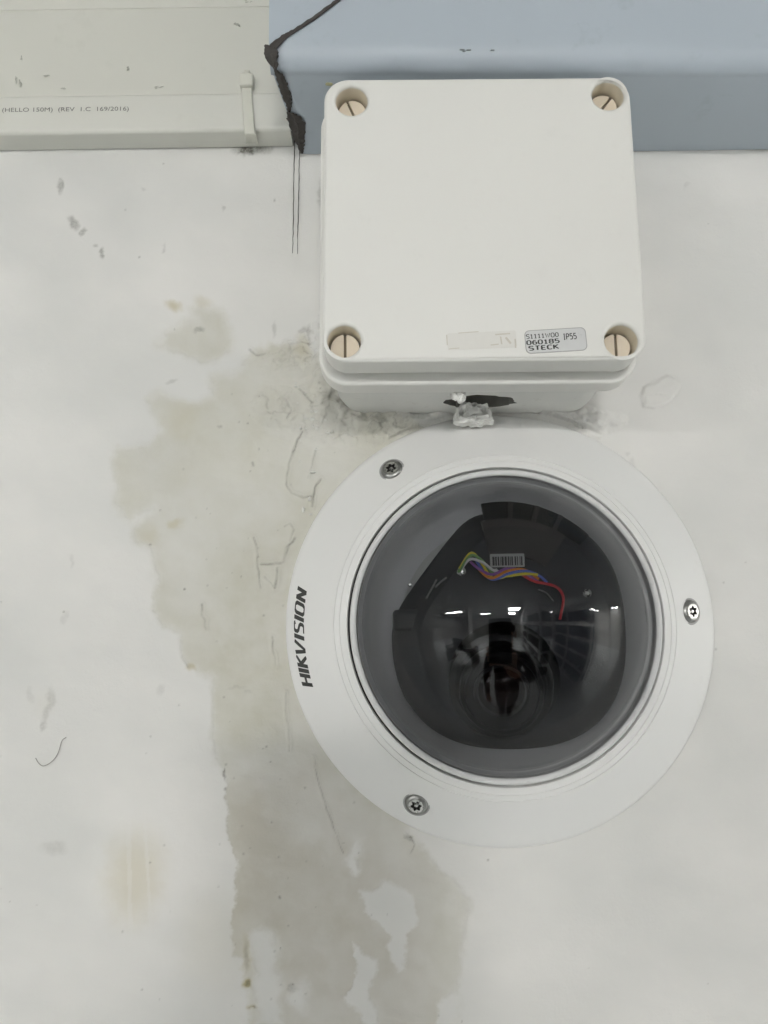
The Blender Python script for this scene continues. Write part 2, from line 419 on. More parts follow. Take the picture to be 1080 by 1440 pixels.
    # scuffs, specks and smudges
    for x, y, rx, ry, rot, a in [(83, 263, 5, 8, 0, .55), (103, 312, 7, 12, -35, .5), (118, 325, 6, 5, 0, .45), (134, 345, 4, 4, 0, .4), (144, 355, 4, 8, 10, .55),
                                 (226, 346, 3, 7, 20, .25), (68, 992, 7, 26, 12, .22), (64, 1020, 5, 9, 0, .25), (76, 1192, 20, 12, 0, .16), (360, 1038, 3, 3, 0, .0), (450, 275, 5, 24, 0, .3),
                                 (316, 293, 5, 4, 0, .3), (240, 535, 8, 3, 0, .25), (261, 824, 2, 2, 0, .8), (210, 768, 3, 3, 0, .7), (312, 1088, 2, 8, 5, .6), (315, 1110, 3, 4, 0, .4),
                                 (353, 655, 4, 4, 0, .4), (364, 634, 2, 3, 0, .5), (397, 1260, 2, 2, 0, .5), (396, 1262, 3, 2, 0, .4), (310, 600, 3, 3, 0, .3), (278, 463, 8, 4, -30, .45),
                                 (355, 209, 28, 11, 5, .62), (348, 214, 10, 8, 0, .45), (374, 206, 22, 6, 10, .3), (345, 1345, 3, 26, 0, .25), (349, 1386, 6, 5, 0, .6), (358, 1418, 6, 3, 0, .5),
                                 (412, 1390, 9, 7, 0, .3), (386, 462, 5, 14, 10, .25), (430, 466, 10, 5, -30, .35), (437, 470, 4, 14, 10, .3), (222, 650, 60, 50, 0, .05), (880, 640, 4, 4, 0, .15),
                                 (966, 262, 5, 8, 20, .12), (890, 655, 6, 12, 0, .12), (1000, 300, 40, 30, 0, .03), (386, 280, 3, 3, 0, .4), (205, 265, 4, 3, 0, .2), (575, 1180, 10, 4, 40, .4), (100, 790, 4, 10, 0, .15),
                                 (90, 870, 6, 9, 0, .12), (42, 975, 5, 12, 0, .12), (224, 968, 6, 9, 0, .15), (330, 965, 14, 3, 0, .12), (345, 970, 5, 3, 0, .15)]:
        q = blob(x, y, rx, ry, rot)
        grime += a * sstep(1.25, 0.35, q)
    # random pin specks
    rng = np.random.RandomState(5)
    for k in range(130):
        x, y = rng.uniform(0, 1080), rng.uniform(215, 1440); r = rng.uniform(0.7, 2.0)
        if rng.rand() < 0.45: x, y = rng.normal(380, 70), rng.uniform(520, 1420)
        m_ = (np.abs(px - x) < 6) & (np.abs(py - y) < 6)
        grime[m_] += rng.uniform(0.15, 0.5) * sstep(1.3, 0.5, np.sqrt((px[m_] - x) ** 2 + (py[m_] - y) ** 2) / r)
    for x, y, rx, ry, rot, a in [(244, 430, 14, 10, 0, .55), (285, 424, 18, 9, 20, .22), (345, 1345, 6, 40, 0, .30), (348, 1386, 9, 8, 0, .9), (356, 1418, 8, 5, 0, .5), (190, 1235, 48, 75, 8, .34), (168, 1225, 26, 60, 0, .2),
                                 (265, 940, 8, 6, 0, .5), (246, 735, 12, 7, 0, .35), (255, 590, 30, 30, 0, .15), (300, 1320, 60, 80, 0, .10), (208, 755, 18, 18, 0, .2), (60, 990, 20, 20, 0, .06), (425, 490, 14, 20, 0, .3)]:
        q = blob(x, y, rx, ry, rot)
        yel = np.maximum(yel, a * sstep(1.3, 0.2, q))
    yel *= np.where((np.abs(px - 182 - (py - 1230) * 0.02) < 3.2 + 2 * fbm(px, py, 30, 131, 2)) | (np.abs(px - 208 - (py - 1230) * 0.06) < 2.6 + 2 * fbm(px, py, 30, 133, 2)), 0.70, 1.0)
    amt = 0.72 + 0.5 * fbm(px, py, 90, 101, 3) + 0.03 * sstep(-40, 20, sd_poly(wx, wy, DARK, 60))
    amt *= np.where(sd_poly(wx, wy, ISLAND) > -8, 1.0, 1.0)
    crisp = sstep(60, -10, np.abs(px - 325)) * sstep(1060, 1120, py) + 0.75 * sstep(1150, 1250, py) * sstep(660, 600, px) * sstep(420, 470, px)
    crisp = np.clip(crisp + 0.35 * sstep(.1, .3, fbm(px, py, 70, 121, 3)), 0, 1)
    soft = 13 * (1 - crisp) + 2.5 * crisp
    streak = fbm(px * 0.6 + py * .25, py * .55 - px * .35, 26, 141, 4)
    amt = amt * (1 - 0.16 * sstep(.05, .4, streak)) * (1 + 0.16 * fbm(px, py, 46, 151, 4))
    warm = 1 - sstep(-40, 30, sd_poly(wx, wy, DARK, 60))
    # faint patchwork of paint coats
    coat = np.clip(0.5 + 0.9 * fbm(px, py, 210, 111, 4) + 0.5 * fbm(px * .5 + py * .3, py * .9 - px * .3, 60, 117, 3), 0, 1)
    under = np.hypot(px - 702, py - 888) < 312
    h = np.where(under, np.minimum(h, 0.0003), h)
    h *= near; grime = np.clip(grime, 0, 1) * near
    co = np.stack([X, -h, Z], -1).reshape(-1, 3).astype(np.float32)
    idx = np.arange(nx * nz).reshape(nz, nx)
    q = np.stack([idx[:-1, :-1], idx[:-1, 1:], idx[1:, 1:], idx[1:, :-1]], -1).reshape(-1, 4)
    me = bpy.data.meshes.new('wall')
    me.vertices.add(len(co)); me.vertices.foreach_set('co', co.ravel())
    me.loops.add(q.size); me.loops.foreach_set('vertex_index', q.ravel().astype(np.int32))
    me.polygons.add(len(q)); me.polygons.foreach_set('loop_start', np.arange(0, q.size, 4, dtype=np.int32))
    me.update(calc_edges=True)
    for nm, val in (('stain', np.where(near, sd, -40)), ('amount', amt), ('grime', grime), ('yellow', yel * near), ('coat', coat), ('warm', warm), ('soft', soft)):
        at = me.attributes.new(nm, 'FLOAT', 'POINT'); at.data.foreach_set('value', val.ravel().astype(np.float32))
    return me


mt, nt, N, L, b = new_mat('painted_plaster')
def attr(n):
    a = N.new('ShaderNodeAttribute'); a.attribute_name = n; return a.outputs['Fac']
def mixc(f, a, b_):
    mx = N.new('ShaderNodeMix'); mx.data_type = 'RGBA'
    for i, v in ((0, f), (6, a), (7, b_)):
        if isinstance(v, (tuple, float)): mx.inputs[i].default_value = v
        else: L.new(v, mx.inputs[i])
    return mx.outputs[2]
def math_(op, a, b_=None, c=None):
    n = N.new('ShaderNodeMath'); n.operation = op
    for i, v in enumerate((a, b_, c)):
        if v is None: continue
        if isinstance(v, (int, float)): n.inputs[i].default_value = v
        else: L.new(v, n.inputs[i])
    return n.outputs[0]
def mrange(v, a, b_, c=0.0, d=1.0):
    n = N.new('ShaderNodeMapRange'); n.interpolation_type = 'SMOOTHSTEP'
    n.inputs[1].default_value = a; n.inputs[2].default_value = b_; n.inputs[3].default_value = c; n.inputs[4].default_value = d
    L.new(v, n.inputs[0]); return n.outputs[0]
tc = N.new('ShaderNodeTexCoord')
def nz(scale, det=6, rough=0.6):
    n = N.new('ShaderNodeTexNoise'); n.inputs['Scale'].default_value = scale; n.inputs['Detail'].default_value = det; n.inputs['Roughness'].default_value = rough
    L.new(tc.outputs['Object'], n.inputs['Vector']); return n.outputs['Fac']
n_big, n_mid, n_fine = nz(25), nz(140), nz(900, 8, 0.7)
white = mixc(attr('coat'), (0.635, 0.635, 0.612, 1), (0.73, 0.72, 0.692, 1))
sdn = math_('ADD', attr('stain'), math_('MULTIPLY', math_('SUBTRACT', n_fine, 0.5), 9.0))
edge_soft = math_('MULTIPLY', attr('soft'), mrange(n_big, 0.3, 0.7, 0.6, 1.3))
fac = N.new('ShaderNodeMapRange'); fac.interpolation_type = 'SMOOTHSTEP'
L.new(sdn, fac.inputs[0]); L.new(math_('MULTIPLY', edge_soft, -1.0), fac.inputs[1]); L.new(edge_soft, fac.inputs[2])
stain_f = math_('MULTIPLY', fac.outputs[0], math_('MULTIPLY', attr('amount'), mrange(n_mid, 0.3, 0.75, 0.82, 1.05)))
stain_c = mixc(attr('warm'), (0.505, 0.482, 0.422, 1), (0.52, 0.508, 0.43, 1))
c1 = mixc(stain_f, white, stain_c)
c2 = mixc(attr('yellow'), c1, (0.42, 0.36, 0.17, 1))
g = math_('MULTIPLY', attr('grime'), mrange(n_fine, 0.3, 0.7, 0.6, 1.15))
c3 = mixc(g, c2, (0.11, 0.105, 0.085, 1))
L.new(c3, b.inputs['Base Color']); b.inputs['Roughness'].default_value = 0.62; b.inputs['Specular IOR Level'].default_value = 0.3
bp = N.new('ShaderNodeBump'); bp.inputs['Strength'].default_value = 0.55; bp.inputs['Distance'].default_value = 0.0005
L.new(math_('ADD', math_('MULTIPLY', n_mid, 0.7), math_('MULTIPLY', n_fine, 0.35)), bp.inputs['Height']); L.new(bp.outputs[0], b.inputs['Normal'])
M['wall'] = mt
wall = link_mesh('wall', build_wall(), M['wall'])
props(wall, 'white plaster wall with grey damp patches, scuffs and trowel marks', kind='structure')

# thin dark runs below the corner of the duct, a part of the wall
for xa, ya, xb, yb in ((414.5, 190, 411.5, 356), (421.5, 200, 418, 357)):
    bm = bmesh.new()
    n = 24
    pts = [P(xa + (xb - xa) * k / n + random.uniform(-.4, .4), ya + (yb - ya) * k / n, 0.0004) for k in range(n + 1)]
    tube_bm(bm, pts, [0.00017 * random.uniform(0.75, 1.15) * (1 if k < n - 3 else 0.6) for k in range(n + 1)], 6)
    from_bm('paint_run', bm, M['thread'], wall)

# hair stuck to the wall
bm = bmesh.new()
tube_bm(bm, smooth_pts([P(93, 1037, .0007), P(87, 1042, .0008), P(82, 1058, .0008), P(74, 1070, .0007), P(62, 1077, .0009), P(55, 1074, .0008), P(50, 1066, .0006)]),
        0.00013, 6)
props(from_bm('hair_strand', bm, M['hair']), 'curled thin grey hair stuck to the white wall at lower left', 'hair')

# ------------------------------------------------------------------ junction box
BX, BZ = 0.0309, 0.1228                         # centre of the lid
jb = thing('junction_box', 'square white plastic junction box with a screwed lid above the dome camera', 'junction box', (BX, 0, BZ))
jb.rotation_euler = (math.radians(-1.0), math.radians(0.5), 0)
LW, LH = 0.0480, 0.0467                         # half width and height of the lid
H_LID = 0.0520
hx0, hx1 = -0.0406, 0.0411
holes = [(hx0 + 0.0012, 0.0392), (hx1, 0.0404), (hx0 - 0.001, -0.0401), (hx1 - 0.0005, -0.0406)]
HR = 0.0050
lid = link_mesh('lid', plate([rounded(-LW, LW, -LH, LH, 0.0075, 12)] + [circle(x, z, HR, 48) for x, z in holes], 0.0412, H_LID, 0.0011, 4), M['box_white'], jb)
lid.data.set_sharp_from_angle(angle=math.radians(35))
# seam and rim of the body
link_mesh('gasket', plate([rounded(-LW + .0014, LW - .0014, -LH + .0014, LH - .0014, 0.0065, 10)], 0.0375, 0.0420), M['box_base'], jb).data.set_sharp_from_angle(angle=math.radians(35))
rim = link_mesh('rim', plate([rounded(-LW - .0021, LW + .0014, -LH - .0026, LH + .0016, 0.0090, 12)], 0.0300, 0.0388, 0.0010, 3), M['box_white'], jb)
rim.data.set_sharp_from_angle(angle=math.radians(35))
# the base, with a ragged cable opening broken through its underside
bx0, bx1, bz0, bz1 = -LW + .0010, LW - .0015, -LH - .0004, LH - .002
bo = link_mesh('base', plate([rounded(bx0, bx1, bz0, bz1, 0.011, 12)], 0.0004, 0.0310), M['box_base'], jb)
bm = bmesh.new()
ca, cb = P(628, 578, 0.012).x - BX, P(726, 578, 0.012).x - BX
ring = []
for k in range(36):
    a = 2 * math.pi * k / 36
    q = 1 + random.uniform(-.10, .10)
    ring.append(((ca + cb) / 2 + (cb - ca) / 2 * q * math.cos(a), -0.0135 - 0.0075 * q * math.sin(a)))
v0 = [bm.verts.new((x, y, bz0 - 0.004)) for x, y in ring]; v1 = [bm.verts.new((x, y, bz0 + 0.022)) for x, y in ring]
bm.faces.new(v0); bm.faces.new(v1[::-1])
for k in range(36):
    j = (k + 1) % 36; bm.faces.new((v0[k], v1[k], v1[j], v0[j]))
bmesh.ops.recalc_face_normals(bm, faces=bm.faces)
cut = from_bm('cutter', bm, M['hole_dark'], jb, False)
md = bo.modifiers.new('cut', 'BOOLEAN'); md.object = cut; md.operation = 'DIFFERENCE'; md.solver = 'EXACT'; md.material_mode = 'TRANSFER'
dg = bpy.context.evaluated_depsgraph_get(); dg.update()
me = bpy.data.meshes.new_from_object(bo.evaluated_get(dg)); bo.modifiers.clear(); bo.data = me
bpy.data.objects.remove(cut)
me.set_sharp_from_angle(angle=math.radians(35))
# screw wells and screws
for (x, z), ang in zip(holes, (22, -37, 0, 0)):
    w = lathe('screw_well', [(HR + .0006, 0.0424), (HR - .00002, 0.0432), (HR - .00002, H_LID - .0012), (HR + .0007, H_LID - .0014)], M['well'], jb, 48)
    w.location = (x, 0, z)
    fl = lathe('well_floor', [(HR + .0004, 0.0424), (0, 0.0424)], M['slot'], w, 32)
    # head of two half discs around a slot
    t = math.radians(ang)
    s = bpy.data.objects.new('screw', None)
    bm = bmesh.new(); R, g2 = 0.0045, 0.00044
    for sgn in (1, -1):
        a0 = math.asin(g2 / R)
        loop = [(R * math.cos(a), R * math.sin(a)) for a in [a0 + (math.pi - 2 * a0) * k / 20 for k in range(21)]]
        lo = [bm.verts.new((px_ * 1, -0.0426, sgn * pz_)) for px_, pz_ in loop]
        hi = [bm.verts.new((px_ * .955, -0.0460, sgn * (g2 + (pz_ - g2) * .955))) for px_, pz_ in loop]
        bm.faces.new(hi)
        for k in range(21):
            j = (k + 1) % 21; bm.faces.new((lo[k], lo[j], hi[j], hi[k]))
    bmesh.ops.recalc_face_normals(bm, faces=bm.faces)
    for v in bm.verts: v.co = Matrix.Rotation(math.radians(90) , 3, 'Y') @ v.co
    for v in bm.verts: v.co = Matrix.Rotation(-t if ang else 0, 3, 'Y') @ v.co
    bpy.data.objects.remove(s)
    so = from_bm('screw', bm, M['cream'], jb, False); so.location = (x, 0, z)
    bm = bmesh.new(); box_bm(bm, -.00046, .00046, -.0447, -.0427, -.0042, .0042)
    for v in bm.verts: v.co = Matrix.Rotation(-t if ang else 0, 3, 'Y') @ v.co
    from_bm('slot', bm, M['slot'], so, False)


def to_box(px, py, h=H_LID):
    v = P(px, py, h); return (v.x - BX, v.z - BZ)


# faint clear tape remnant and the silver rating label
def tilted_rect(c, w, h_, rot, r):
    o = []
    for x, z in rounded(-w / 2, w / 2, -h_ / 2, h_ / 2, r, 6):
        a = math.radians(rot); o.append((c[0] + x * math.cos(a) - z * math.sin(a), c[1] + x * math.sin(a) + z * math.cos(a)))
    return o
c = to_box(679, 484)
M['tape'] = plastic('tape_residue', (0.685, 0.675, 0.635), 0.3, var=0.03, scale=500, dirt=0.15, dirt_col=(0.55, 0.52, 0.46))
link_mesh('tape_remnant', plate([tilted_rect(c, 0.0205, 0.0052, 2.2, .0006)], H_LID, H_LID + .00008), M['tape'], jb, False)
bm = bmesh.new()
for x, y, w, hh, r in ((708, 475, 22, 2, 2), (726, 488, 2, 14, 0), (716, 484, 3, 12, 35), (706, 484, 2, 12, 5), (697, 490, 12, 1.6, 4), (640, 496, 16, 1.2, 3), (630, 484, 1.4, 16, 0), (660, 473, 30, 1.2, 2)):
    cc = to_box(x, y); k = 0.000202
    lp = tilted_rect(cc, w * k, hh * k, r + 2, 0.0001)
    bm.faces.new([bm.verts.new((a, -(H_LID + .00013), b_)) for a, b_ in lp])
res = bmesh.ops.extrude_face_region(bm, geom=list(bm.faces))
for v in [g_ for g_ in res['geom'] if isinstance(g_, bmesh.types.BMVert)]: v.co.y = -(H_LID + .00006)
M['residue'] = plastic('glue_residue', (0.56, 0.53, 0.46), 0.5, var=0.1, scale=800)
from_bm('tape_residue', bm, M['residue'], jb, False)
c = to_box(782.5, 483.5)
st = link_mesh('label_sticker', plate([tilted_rect(c, 0.0181, 0.0071, 3.2, .0015)], H_LID, H_LID + .00016, .00004, 1), M['sticker'], jb, False)
st['label'] = 'silver rating sticker with black print'
outl = tilted_rect(c, 0.0182, 0.0072, 3.2, .0015); inl = tilted_rect(c, 0.0178, 0.0068, 3.2, .0014)
M['stick_edge'] = plastic('sticker_edge', (0.36, 0.36, 0.35), 0.5, var=0.3, scale=500)
link_mesh('sticker_edge', plate([outl, inl], H_LID + .00003, H_LID + .0002), M['stick_edge'], st, False)


STROKES = {'H': [[(0, 0), (0, 1)], [(.62, 0), (.62, 1)], [(0, .5), (.62, .5)]], 'I': [[(0, 0), (0, 1)]],
           'K': [[(0, 0), (0, 1)], [(.02, .50), (.60, 1)], [(.16, .56), (.66, 0)]], 'V': [[(0, 1), (.22, 0), (.34, 0), (.78, 1)]],
           'S': [[(.58, .86), (.50, 1), (.14, 1), (0, .88), (0, .68), (.12, .56), (.46, .46), (.58, .34), (.58, .12), (.46, 0), (.0, 0)]],
           'O': [[(.16, 0), (.50, 0), (.66, .18), (.66, .82), (.50, 1), (.16, 1), (0, .82), (0, .18), (.16, 0)]],
           'N': [[(0, 0), (0, 1)], [(0, .98), (.60, .02)], [(.60, 0), (.60, 1)]]}
STROKES.update({'1': [[(.04, .78), (.27, .98)], [(.27, 1), (.27, 0)], [(.04, 0), (.50, 0)]], 'W': [[(0, 1), (.24, 0), (.46, .8), (.68, 0), (.92, 1)]],
    '0': [[(.16, 0), (.42, 0), (.58, .2), (.58, .8), (.42, 1), (.16, 1), (0, .8), (0, .2), (.16, 0)]],
    '6': [[(.52, .98), (.2, .96), (.02, .7), (0, .3), (.14, 0), (.44, 0), (.58, .18), (.58, .4), (.44, .58), (.14, .58), (.02, .4)]],
    '8': [[(.14, .54), (.02, .68), (.02, .86), (.16, 1), (.42, 1), (.56, .86), (.56, .68), (.44, .54), (.14, .54), (0, .36), (0, .16), (.14, 0), (.44, 0), (.58, .16), (.58, .36), (.44, .54)]],
    '5': [[(.54, 1), (.06, 1), (.04, .56), (.40, .6), (.58, .42), (.58, .16), (.42, 0), (0, 0)]],
    'T': [[(0, 1), (.66, 1)], [(.33, 1), (.33, 0)]], 'E': [[(0, 0), (0, 1)], [(0, 1), (.54, 1)], [(0, .52), (.5, .52)], [(0, 0), (.56, 0)]],
    'C': [[(.62, .90), (.48, 1), (.18, 1), (0, .8), (0, .2), (.18, 0), (.48, 0), (.62, .10)]],
    'P': [[(0, 0), (0, 1)], [(0, 1), (.40, 1), (.56, .86), (.56, .62), (.40, .46), (0, .46)]], 'i': [[(.04, 1), (.36, 1)], [(.20, 1), (.20, 0)], [(.04, 0), (.36, 0)]]})
WID = {'1': .52, 'W': .92, '0': .58, '6': .58, '8': .58, '5': .58, 'T': .66, 'E': .56, 'C': .62, 'P': .56, 'i': .40, 'H': .62, 'I': 0.0, 'K': .64, 'V': .78, 'S': .58, 'O': .66, 'N': .60}
WGT = {'I': .135, 'S': .115, 'V': .12, 'O': .12}


def stroke_quads(ch, weight=None):
    """2-D quads (x, y) of one letter; vertical strokes wider than horizontal ones"""
    qs = []
    for ln in STROKES[ch]:
        pts = [Vector(p) for p in ln]; closed = (pts[0] - pts[-1]).length < 1e-6; n = len(pts)
        L_, R_ = [], []
        for i, p in enumerate(pts):
            a = pts[i - 1] if i > 0 else (pts[-2] if closed else None)
            c_ = pts[i + 1] if i < n - 1 else (pts[1] if closed else None)
            d1 = (p - a).normalized() if a is not None else None; d2 = (c_ - p).normalized() if c_ is not None else None
            d = ((d1 or d2) + (d2 or d1)).normalized(); nrm = Vector((-d.y, d.x))
            k = 1 / max(0.6, nrm.dot(Vector((-(d1 or d2).y, (d1 or d2).x))))
            w = weight if weight else WGT.get(ch, .125)
            off = Vector((nrm.x * w * 1.12, nrm.y * w * 0.82)) * k
            L_.append(p + off); R_.append(p - off)
        for i in range(n - 1): qs.append((L_[i], L_[i + 1], R_[i + 1], R_[i]))
    return qs


def box_text(txt, px, py, wpx, hpx, rot, weight, parent, mat):
    bm = bmesh.new(); x0 = 0.0
    for n, ch in enumerate(txt):
        for qd in stroke_quads(ch, weight):
            bm.faces.new([bm.verts.new((x0 + p.x, p.y, 0.002 * n)) for p in qd])
        x0 += WID[ch] + .30
    bmesh.ops.recalc_face_normals(bm, faces=bm.faces)
    for f_ in bm.faces:
        f_.normal_update()
        if f_.normal.z < 0: f_.normal_flip()
    res = bmesh.ops.extrude_face_region(bm, geom=list(bm.faces))
    for v in [g_ for g_ in res['geom'] if isinstance(g_, bmesh.types.BMVert)]: v.co.z += .01
    me = bpy.data.meshes.new('lettering'); bm.to_mesh(me); bm.free()
    co = np.empty(len(me.vertices) * 3); me.vertices.foreach_get('co', co); co = co.reshape(-1, 3)
    lo, hi = co.min(0), co.max(0); k = 0.000202
    x = (co[:, 0] - lo[0]) / (hi[0] - lo[0]) * wpx * k; z = (co[:, 1] - lo[1]) / (hi[1] - lo[1]) * hpx * k
    a = math.radians(rot); cc = to_box(px, py)
    out = np.stack([cc[0] + x * math.cos(a) - z * math.sin(a), -(H_LID + .00018 + (co[:, 2] - lo[2]) * .002), cc[1] + x * math.sin(a) + z * math.cos(a)], -1)
    me.vertices.foreach_set('co', out.ravel()); me.update()
    return link_mesh('lettering', me, mat, parent, False)


box_text('S1111WO0', 741.0, 482.2, 48, 7.4, 3.5, .085, st, M['ink'])
box_text('060185', 741.5, 490.6, 49, 7.2, 3.5, .105, st, M['ink'])
box_text('STECK', 744.5, 498.6, 45, 7.4, 3.5, .115, st, M['ink'])
box_text('iP55', 794.0, 482.8, 19, 9.8, 3.5, .095, st, M['ink'])

# ------------------------------------------------------------------ dome camera
DC = P(702, 876, 0)
DX, DZ = DC.x, DC.z
dome = thing('dome_camera', 'round white dome security camera with a smoked bubble on the wall', 'security camera', (DX, 0, DZ))
RF = 0.0741
prof = [(RF - .002, -0.0012), (RF, -0.0010), (RF, 0.0010), (RF - .0004, 0.0018), (RF - .0012, 0.0025)]
S0, S1 = (RF - .0012, .0025), (0.0570, 0.0130)


def flange_h(r):
    t = (S0[0] - r) / (S0[0] - S1[0]); return S0[1] + t * (S1[1] - S0[1])


prof += [(r, flange_h(r)) for r in np.linspace(RF - .0025, 0.0572, 10)]
# two fine grooves, then the raised lip above the gap
prof += [(0.05675, .01312), (0.05665, .01292), (0.05645, .01292), (0.05635, .01318), (0.0548, .01385), (0.05470, .01368), (0.05450, .01368), (0.05440, .01400), (0.0526, .01470), (0.0523, .01475), (0.0521, .0145), (0.0521, .0095)]
lathe('flange', prof, M['camera_white'], dome, 192, angle=40)
lathe('gap_floor', [(0.0523, .0098), (0.0506, .0098)], M['gap_dark'], dome, 128)  # black ring standing in for the dark of the open gap
lathe('trim_ring', [(0.0513, .0095), (0.0513, .0152), (0.0511, .0157), (0.0506, .0160), (0.0497, .0160), (0.0492, .0156), (0.0491, .0150), (0.0491, .0120)], M['trim'], dome, 160, angle=40)
# smoked bubble: outer and inner skin, 1.5 mm of plastic
RB, HB, TH = 0.0510, -0.0015, 0.0013
def arc(R, h0, n=30):
    a0 = math.asin((h0 - HB) / R)
    return [(R * math.cos(a0 + (math.pi / 2 - a0) * k / n), HB + R * math.sin(a0 + (math.pi / 2 - a0) * k / n)) for k in range(n)] + [(0, HB + R)]
outer = arc(RB, 0.0138); inner = arc(RB - TH, 0.0138)
bub = lathe('bubble', outer, M['bubble'], dome, 144, angle=80)
lathe('inner_skin', inner, M['bubble'], bub, 144, angle=80)


# raised black maker's name along the left of the flange
word = 'HIKVISION'; adv = 0.0; gap = 0.36; letters = []
for ch in word:
    letters.append((adv, ch)); adv += WID[ch] + gap - (0.14 if ch == 'K' else 0)
total = adv - gap
R0, R1 = 0.0673, 0.0709                        # feet and heads of the letters
A_SPAN = math.radians(26.5)
bm = bmesh.new()
for x0, ch in letters:
    for q in stroke_quads(ch):
        vs_t, vs_b = [], []
        poly = []
        for i in range(4):                      # cut long edges so that they follow the cone
            a, b_ = q[i], q[(i + 1) % 4]
            poly += [a, a.lerp(b_, 0.5)]
        for p in poly:
            y = min(max(p.y, -0.02), 1.02)
            x = x0 + p.x + 0.30 * (y - 0.5)
            ang = math.radians(183.2) + A_SPAN * (0.5 - x / total)
            r = R0 + (R1 - R0) * y
            hh = flange_h(r)
            vs_t.append(bm.verts.new((r * math.cos(ang), -(hh + .00012), r * math.sin(ang))))
        bm.faces.new(vs_t)
# 180 degrees is the left side; the word climbs from lower left to upper left
for v in bm.verts:
    v.co.z = v.co.z
bmesh.ops.recalc_face_normals(bm, faces=bm.faces)
for f_ in bm.faces:
    f_.normal_update()
    if f_.normal.y > 0: f_.normal_flip()
res = bmesh.ops.extrude_face_region(bm, geom=list(bm.faces))
for v in [g_ for g_ in res['geom'] if isinstance(g_, bmesh.types.BMVert)]: v.co.y += 0.00016
logo = from_bm('lettering', bm, M['ink'], dome, False)
logo['label'] = 'black maker name printed up the left side'

# tamper-proof star screws on the flange
def star_screw(px, py, spin):
    hg = 0.0078
    w = P(px, py, hg)
    x, z = w.x - DX, w.z - DZ
    r = math.hypot(x, z); hh = flange_h(r)
    o = lathe('screw', [(0.0042, -.0006), (0.0041, .0002), (0.00395, .00015), (0.00385, .0005), (0.0034, .00105), (0.0027, .0013), (0.00235, .00132)], M['steel'], dome, 40, angle=35)
    sl = math.atan((S1[1] - S0[1]) / (S0[0] - S1[0])); a = math.atan2(z, x)
    # tilt the head part of the way towards the slope of the flange
    axis = Vector((math.sin(a), 0, -math.cos(a)))
    rotm = Matrix.Rotation(-sl * 0.8, 4, axis)
    n_test = rotm @ Vector((0, -1, 0))
    if n_test.x * x + n_test.z * z < 0: rotm = Matrix.Rotation(sl * 0.8, 4, axis)
    o.matrix_basis = Matrix.Translation((x, -hh + .0001, z)) @ rotm
    star = lambda a_: 1 + 0.20 * math.cos(6 * (a_ + spin))
    lathe('star_socket', [(0.00155 , .0002), (0.0016, .00125)], M['steel_dark'], o, 72, star)
    bm = bmesh.new(); A, B = [], []
    for k in range(72):
        an = 2 * math.pi * k / 72; q = 0.0016 * star(an)
        A.append(bm.verts.new((q * math.cos(an), -.00128, q * math.sin(an)))); B.append(bm.verts.new((0.00245 * math.cos(an), -.00134, 0.00245 * math.sin(an))))
    for k in range(72):
        j = (k + 1) % 72; bm.faces.new((A[k], A[j], B[j], B[k]))
    bmesh.ops.recalc_face_normals(bm, faces=bm.faces)
    from_bm('socket_rim', bm, M['steel_bright'], o)
    lathe('socket_floor', [(0.0020, .00025), (0, .00025)], M['steel_dark'], o, 32)
    lathe('socket_pin', [(0.00065, .0003), (0.00065, .0009), (0.0005, .0011), (0, .00115)], M['steel_bright'], o, 24)
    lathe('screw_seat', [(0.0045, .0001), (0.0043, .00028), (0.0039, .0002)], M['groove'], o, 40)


star_screw(551, 661, 0.2); star_screw(969, 860, 0.5); star_screw(586, 1131, 0.9)

# inside of the bubble
def loc(px, py, h):
    w = P(px, py, h); return Vector((w.x - DX, w.y, w.z - DZ))
lathe('inner_ring', [(0.0488, .0136), (0.0474, .0105), (0.0455, .0070), (0.0430, .0035), (0.0400, .0012), (0.034, .0005)], M['inner_ring'], dome, 128, angle=80)
lc = loc(716, 884, 0.010)
def liner_r(a):
    # flattened at the upper left, slightly square
    base = 1 + 0.035 * math.cos(4 * (a - math.radians(45)))
    chord = math.cos(min(abs(a - math.radians(142)), 2 * math.pi - abs(a - math.radians(142))))
    if chord > 0.3:
        c_ = 0.835 / chord; base = -math.log(math.exp(-18 * base) + math.exp(-18 * c_)) / 18 + .008
    return base
ln = lathe('liner', [(0.0405, .0006), (0.0405, .0095), (0.0385, .0135), (0.0350, .0160), (0.0325, .0205), (0.0310, .0215), (0.0, .0215)], M['liner'], dome, 120, liner_r, 35)
ln.location = (lc.x, 0, lc.z)
# turret and lens barrel aimed at the room, a little down and left
bc = loc(703, 950, 0.011)
ball = lathe('turret', [(0.0205 * math.cos(t_), 0.0205 * math.sin(t_)) for t_ in np.linspace(-0.3, math.pi / 2, 22)][:-1] + [(0, 0.0205)], M['barrel'], dome, 72)
ball.location = bc
dirn = (loc(706, 978, 0.037) - bc).normalized()
rot = Vector((0, -1, 0)).rotation_difference(dirn).to_matrix().to_4x4()
brl = lathe('lens_barrel', [(0.0128, .008), (0.0128, .0225), (0.0124, .0238), (0.0112, .0240), (0.0110, .0228), (0.0085, .0222), (0.0083, .0235), (0.0074, .0235), (0.0070, .0205)], M['barrel'], dome, 72)
brl.matrix_basis = Matrix.Translation(bc) @ rot
lathe('lens_glass', [(0.0072, .0206), (0.006, .0214), (0.004, .0222), (0.002, .0226), (0, .0227)], M['lens_glass'], brl, 48)
M['ring_gloss'] = plastic('focus_ring_black', (0.004, 0.004, 0.004), 0.22, spec=0.5)
lathe('focus_ring', [(0.0158, .0090), (0.0162, .0098), (0.0162, .0140), (0.0156, .0146), (0.0128, .0150)], M['ring_gloss'], brl, 72, lambda a: 1 + 0.012 * (1 if math.sin(36 * a) > 0 else 0))
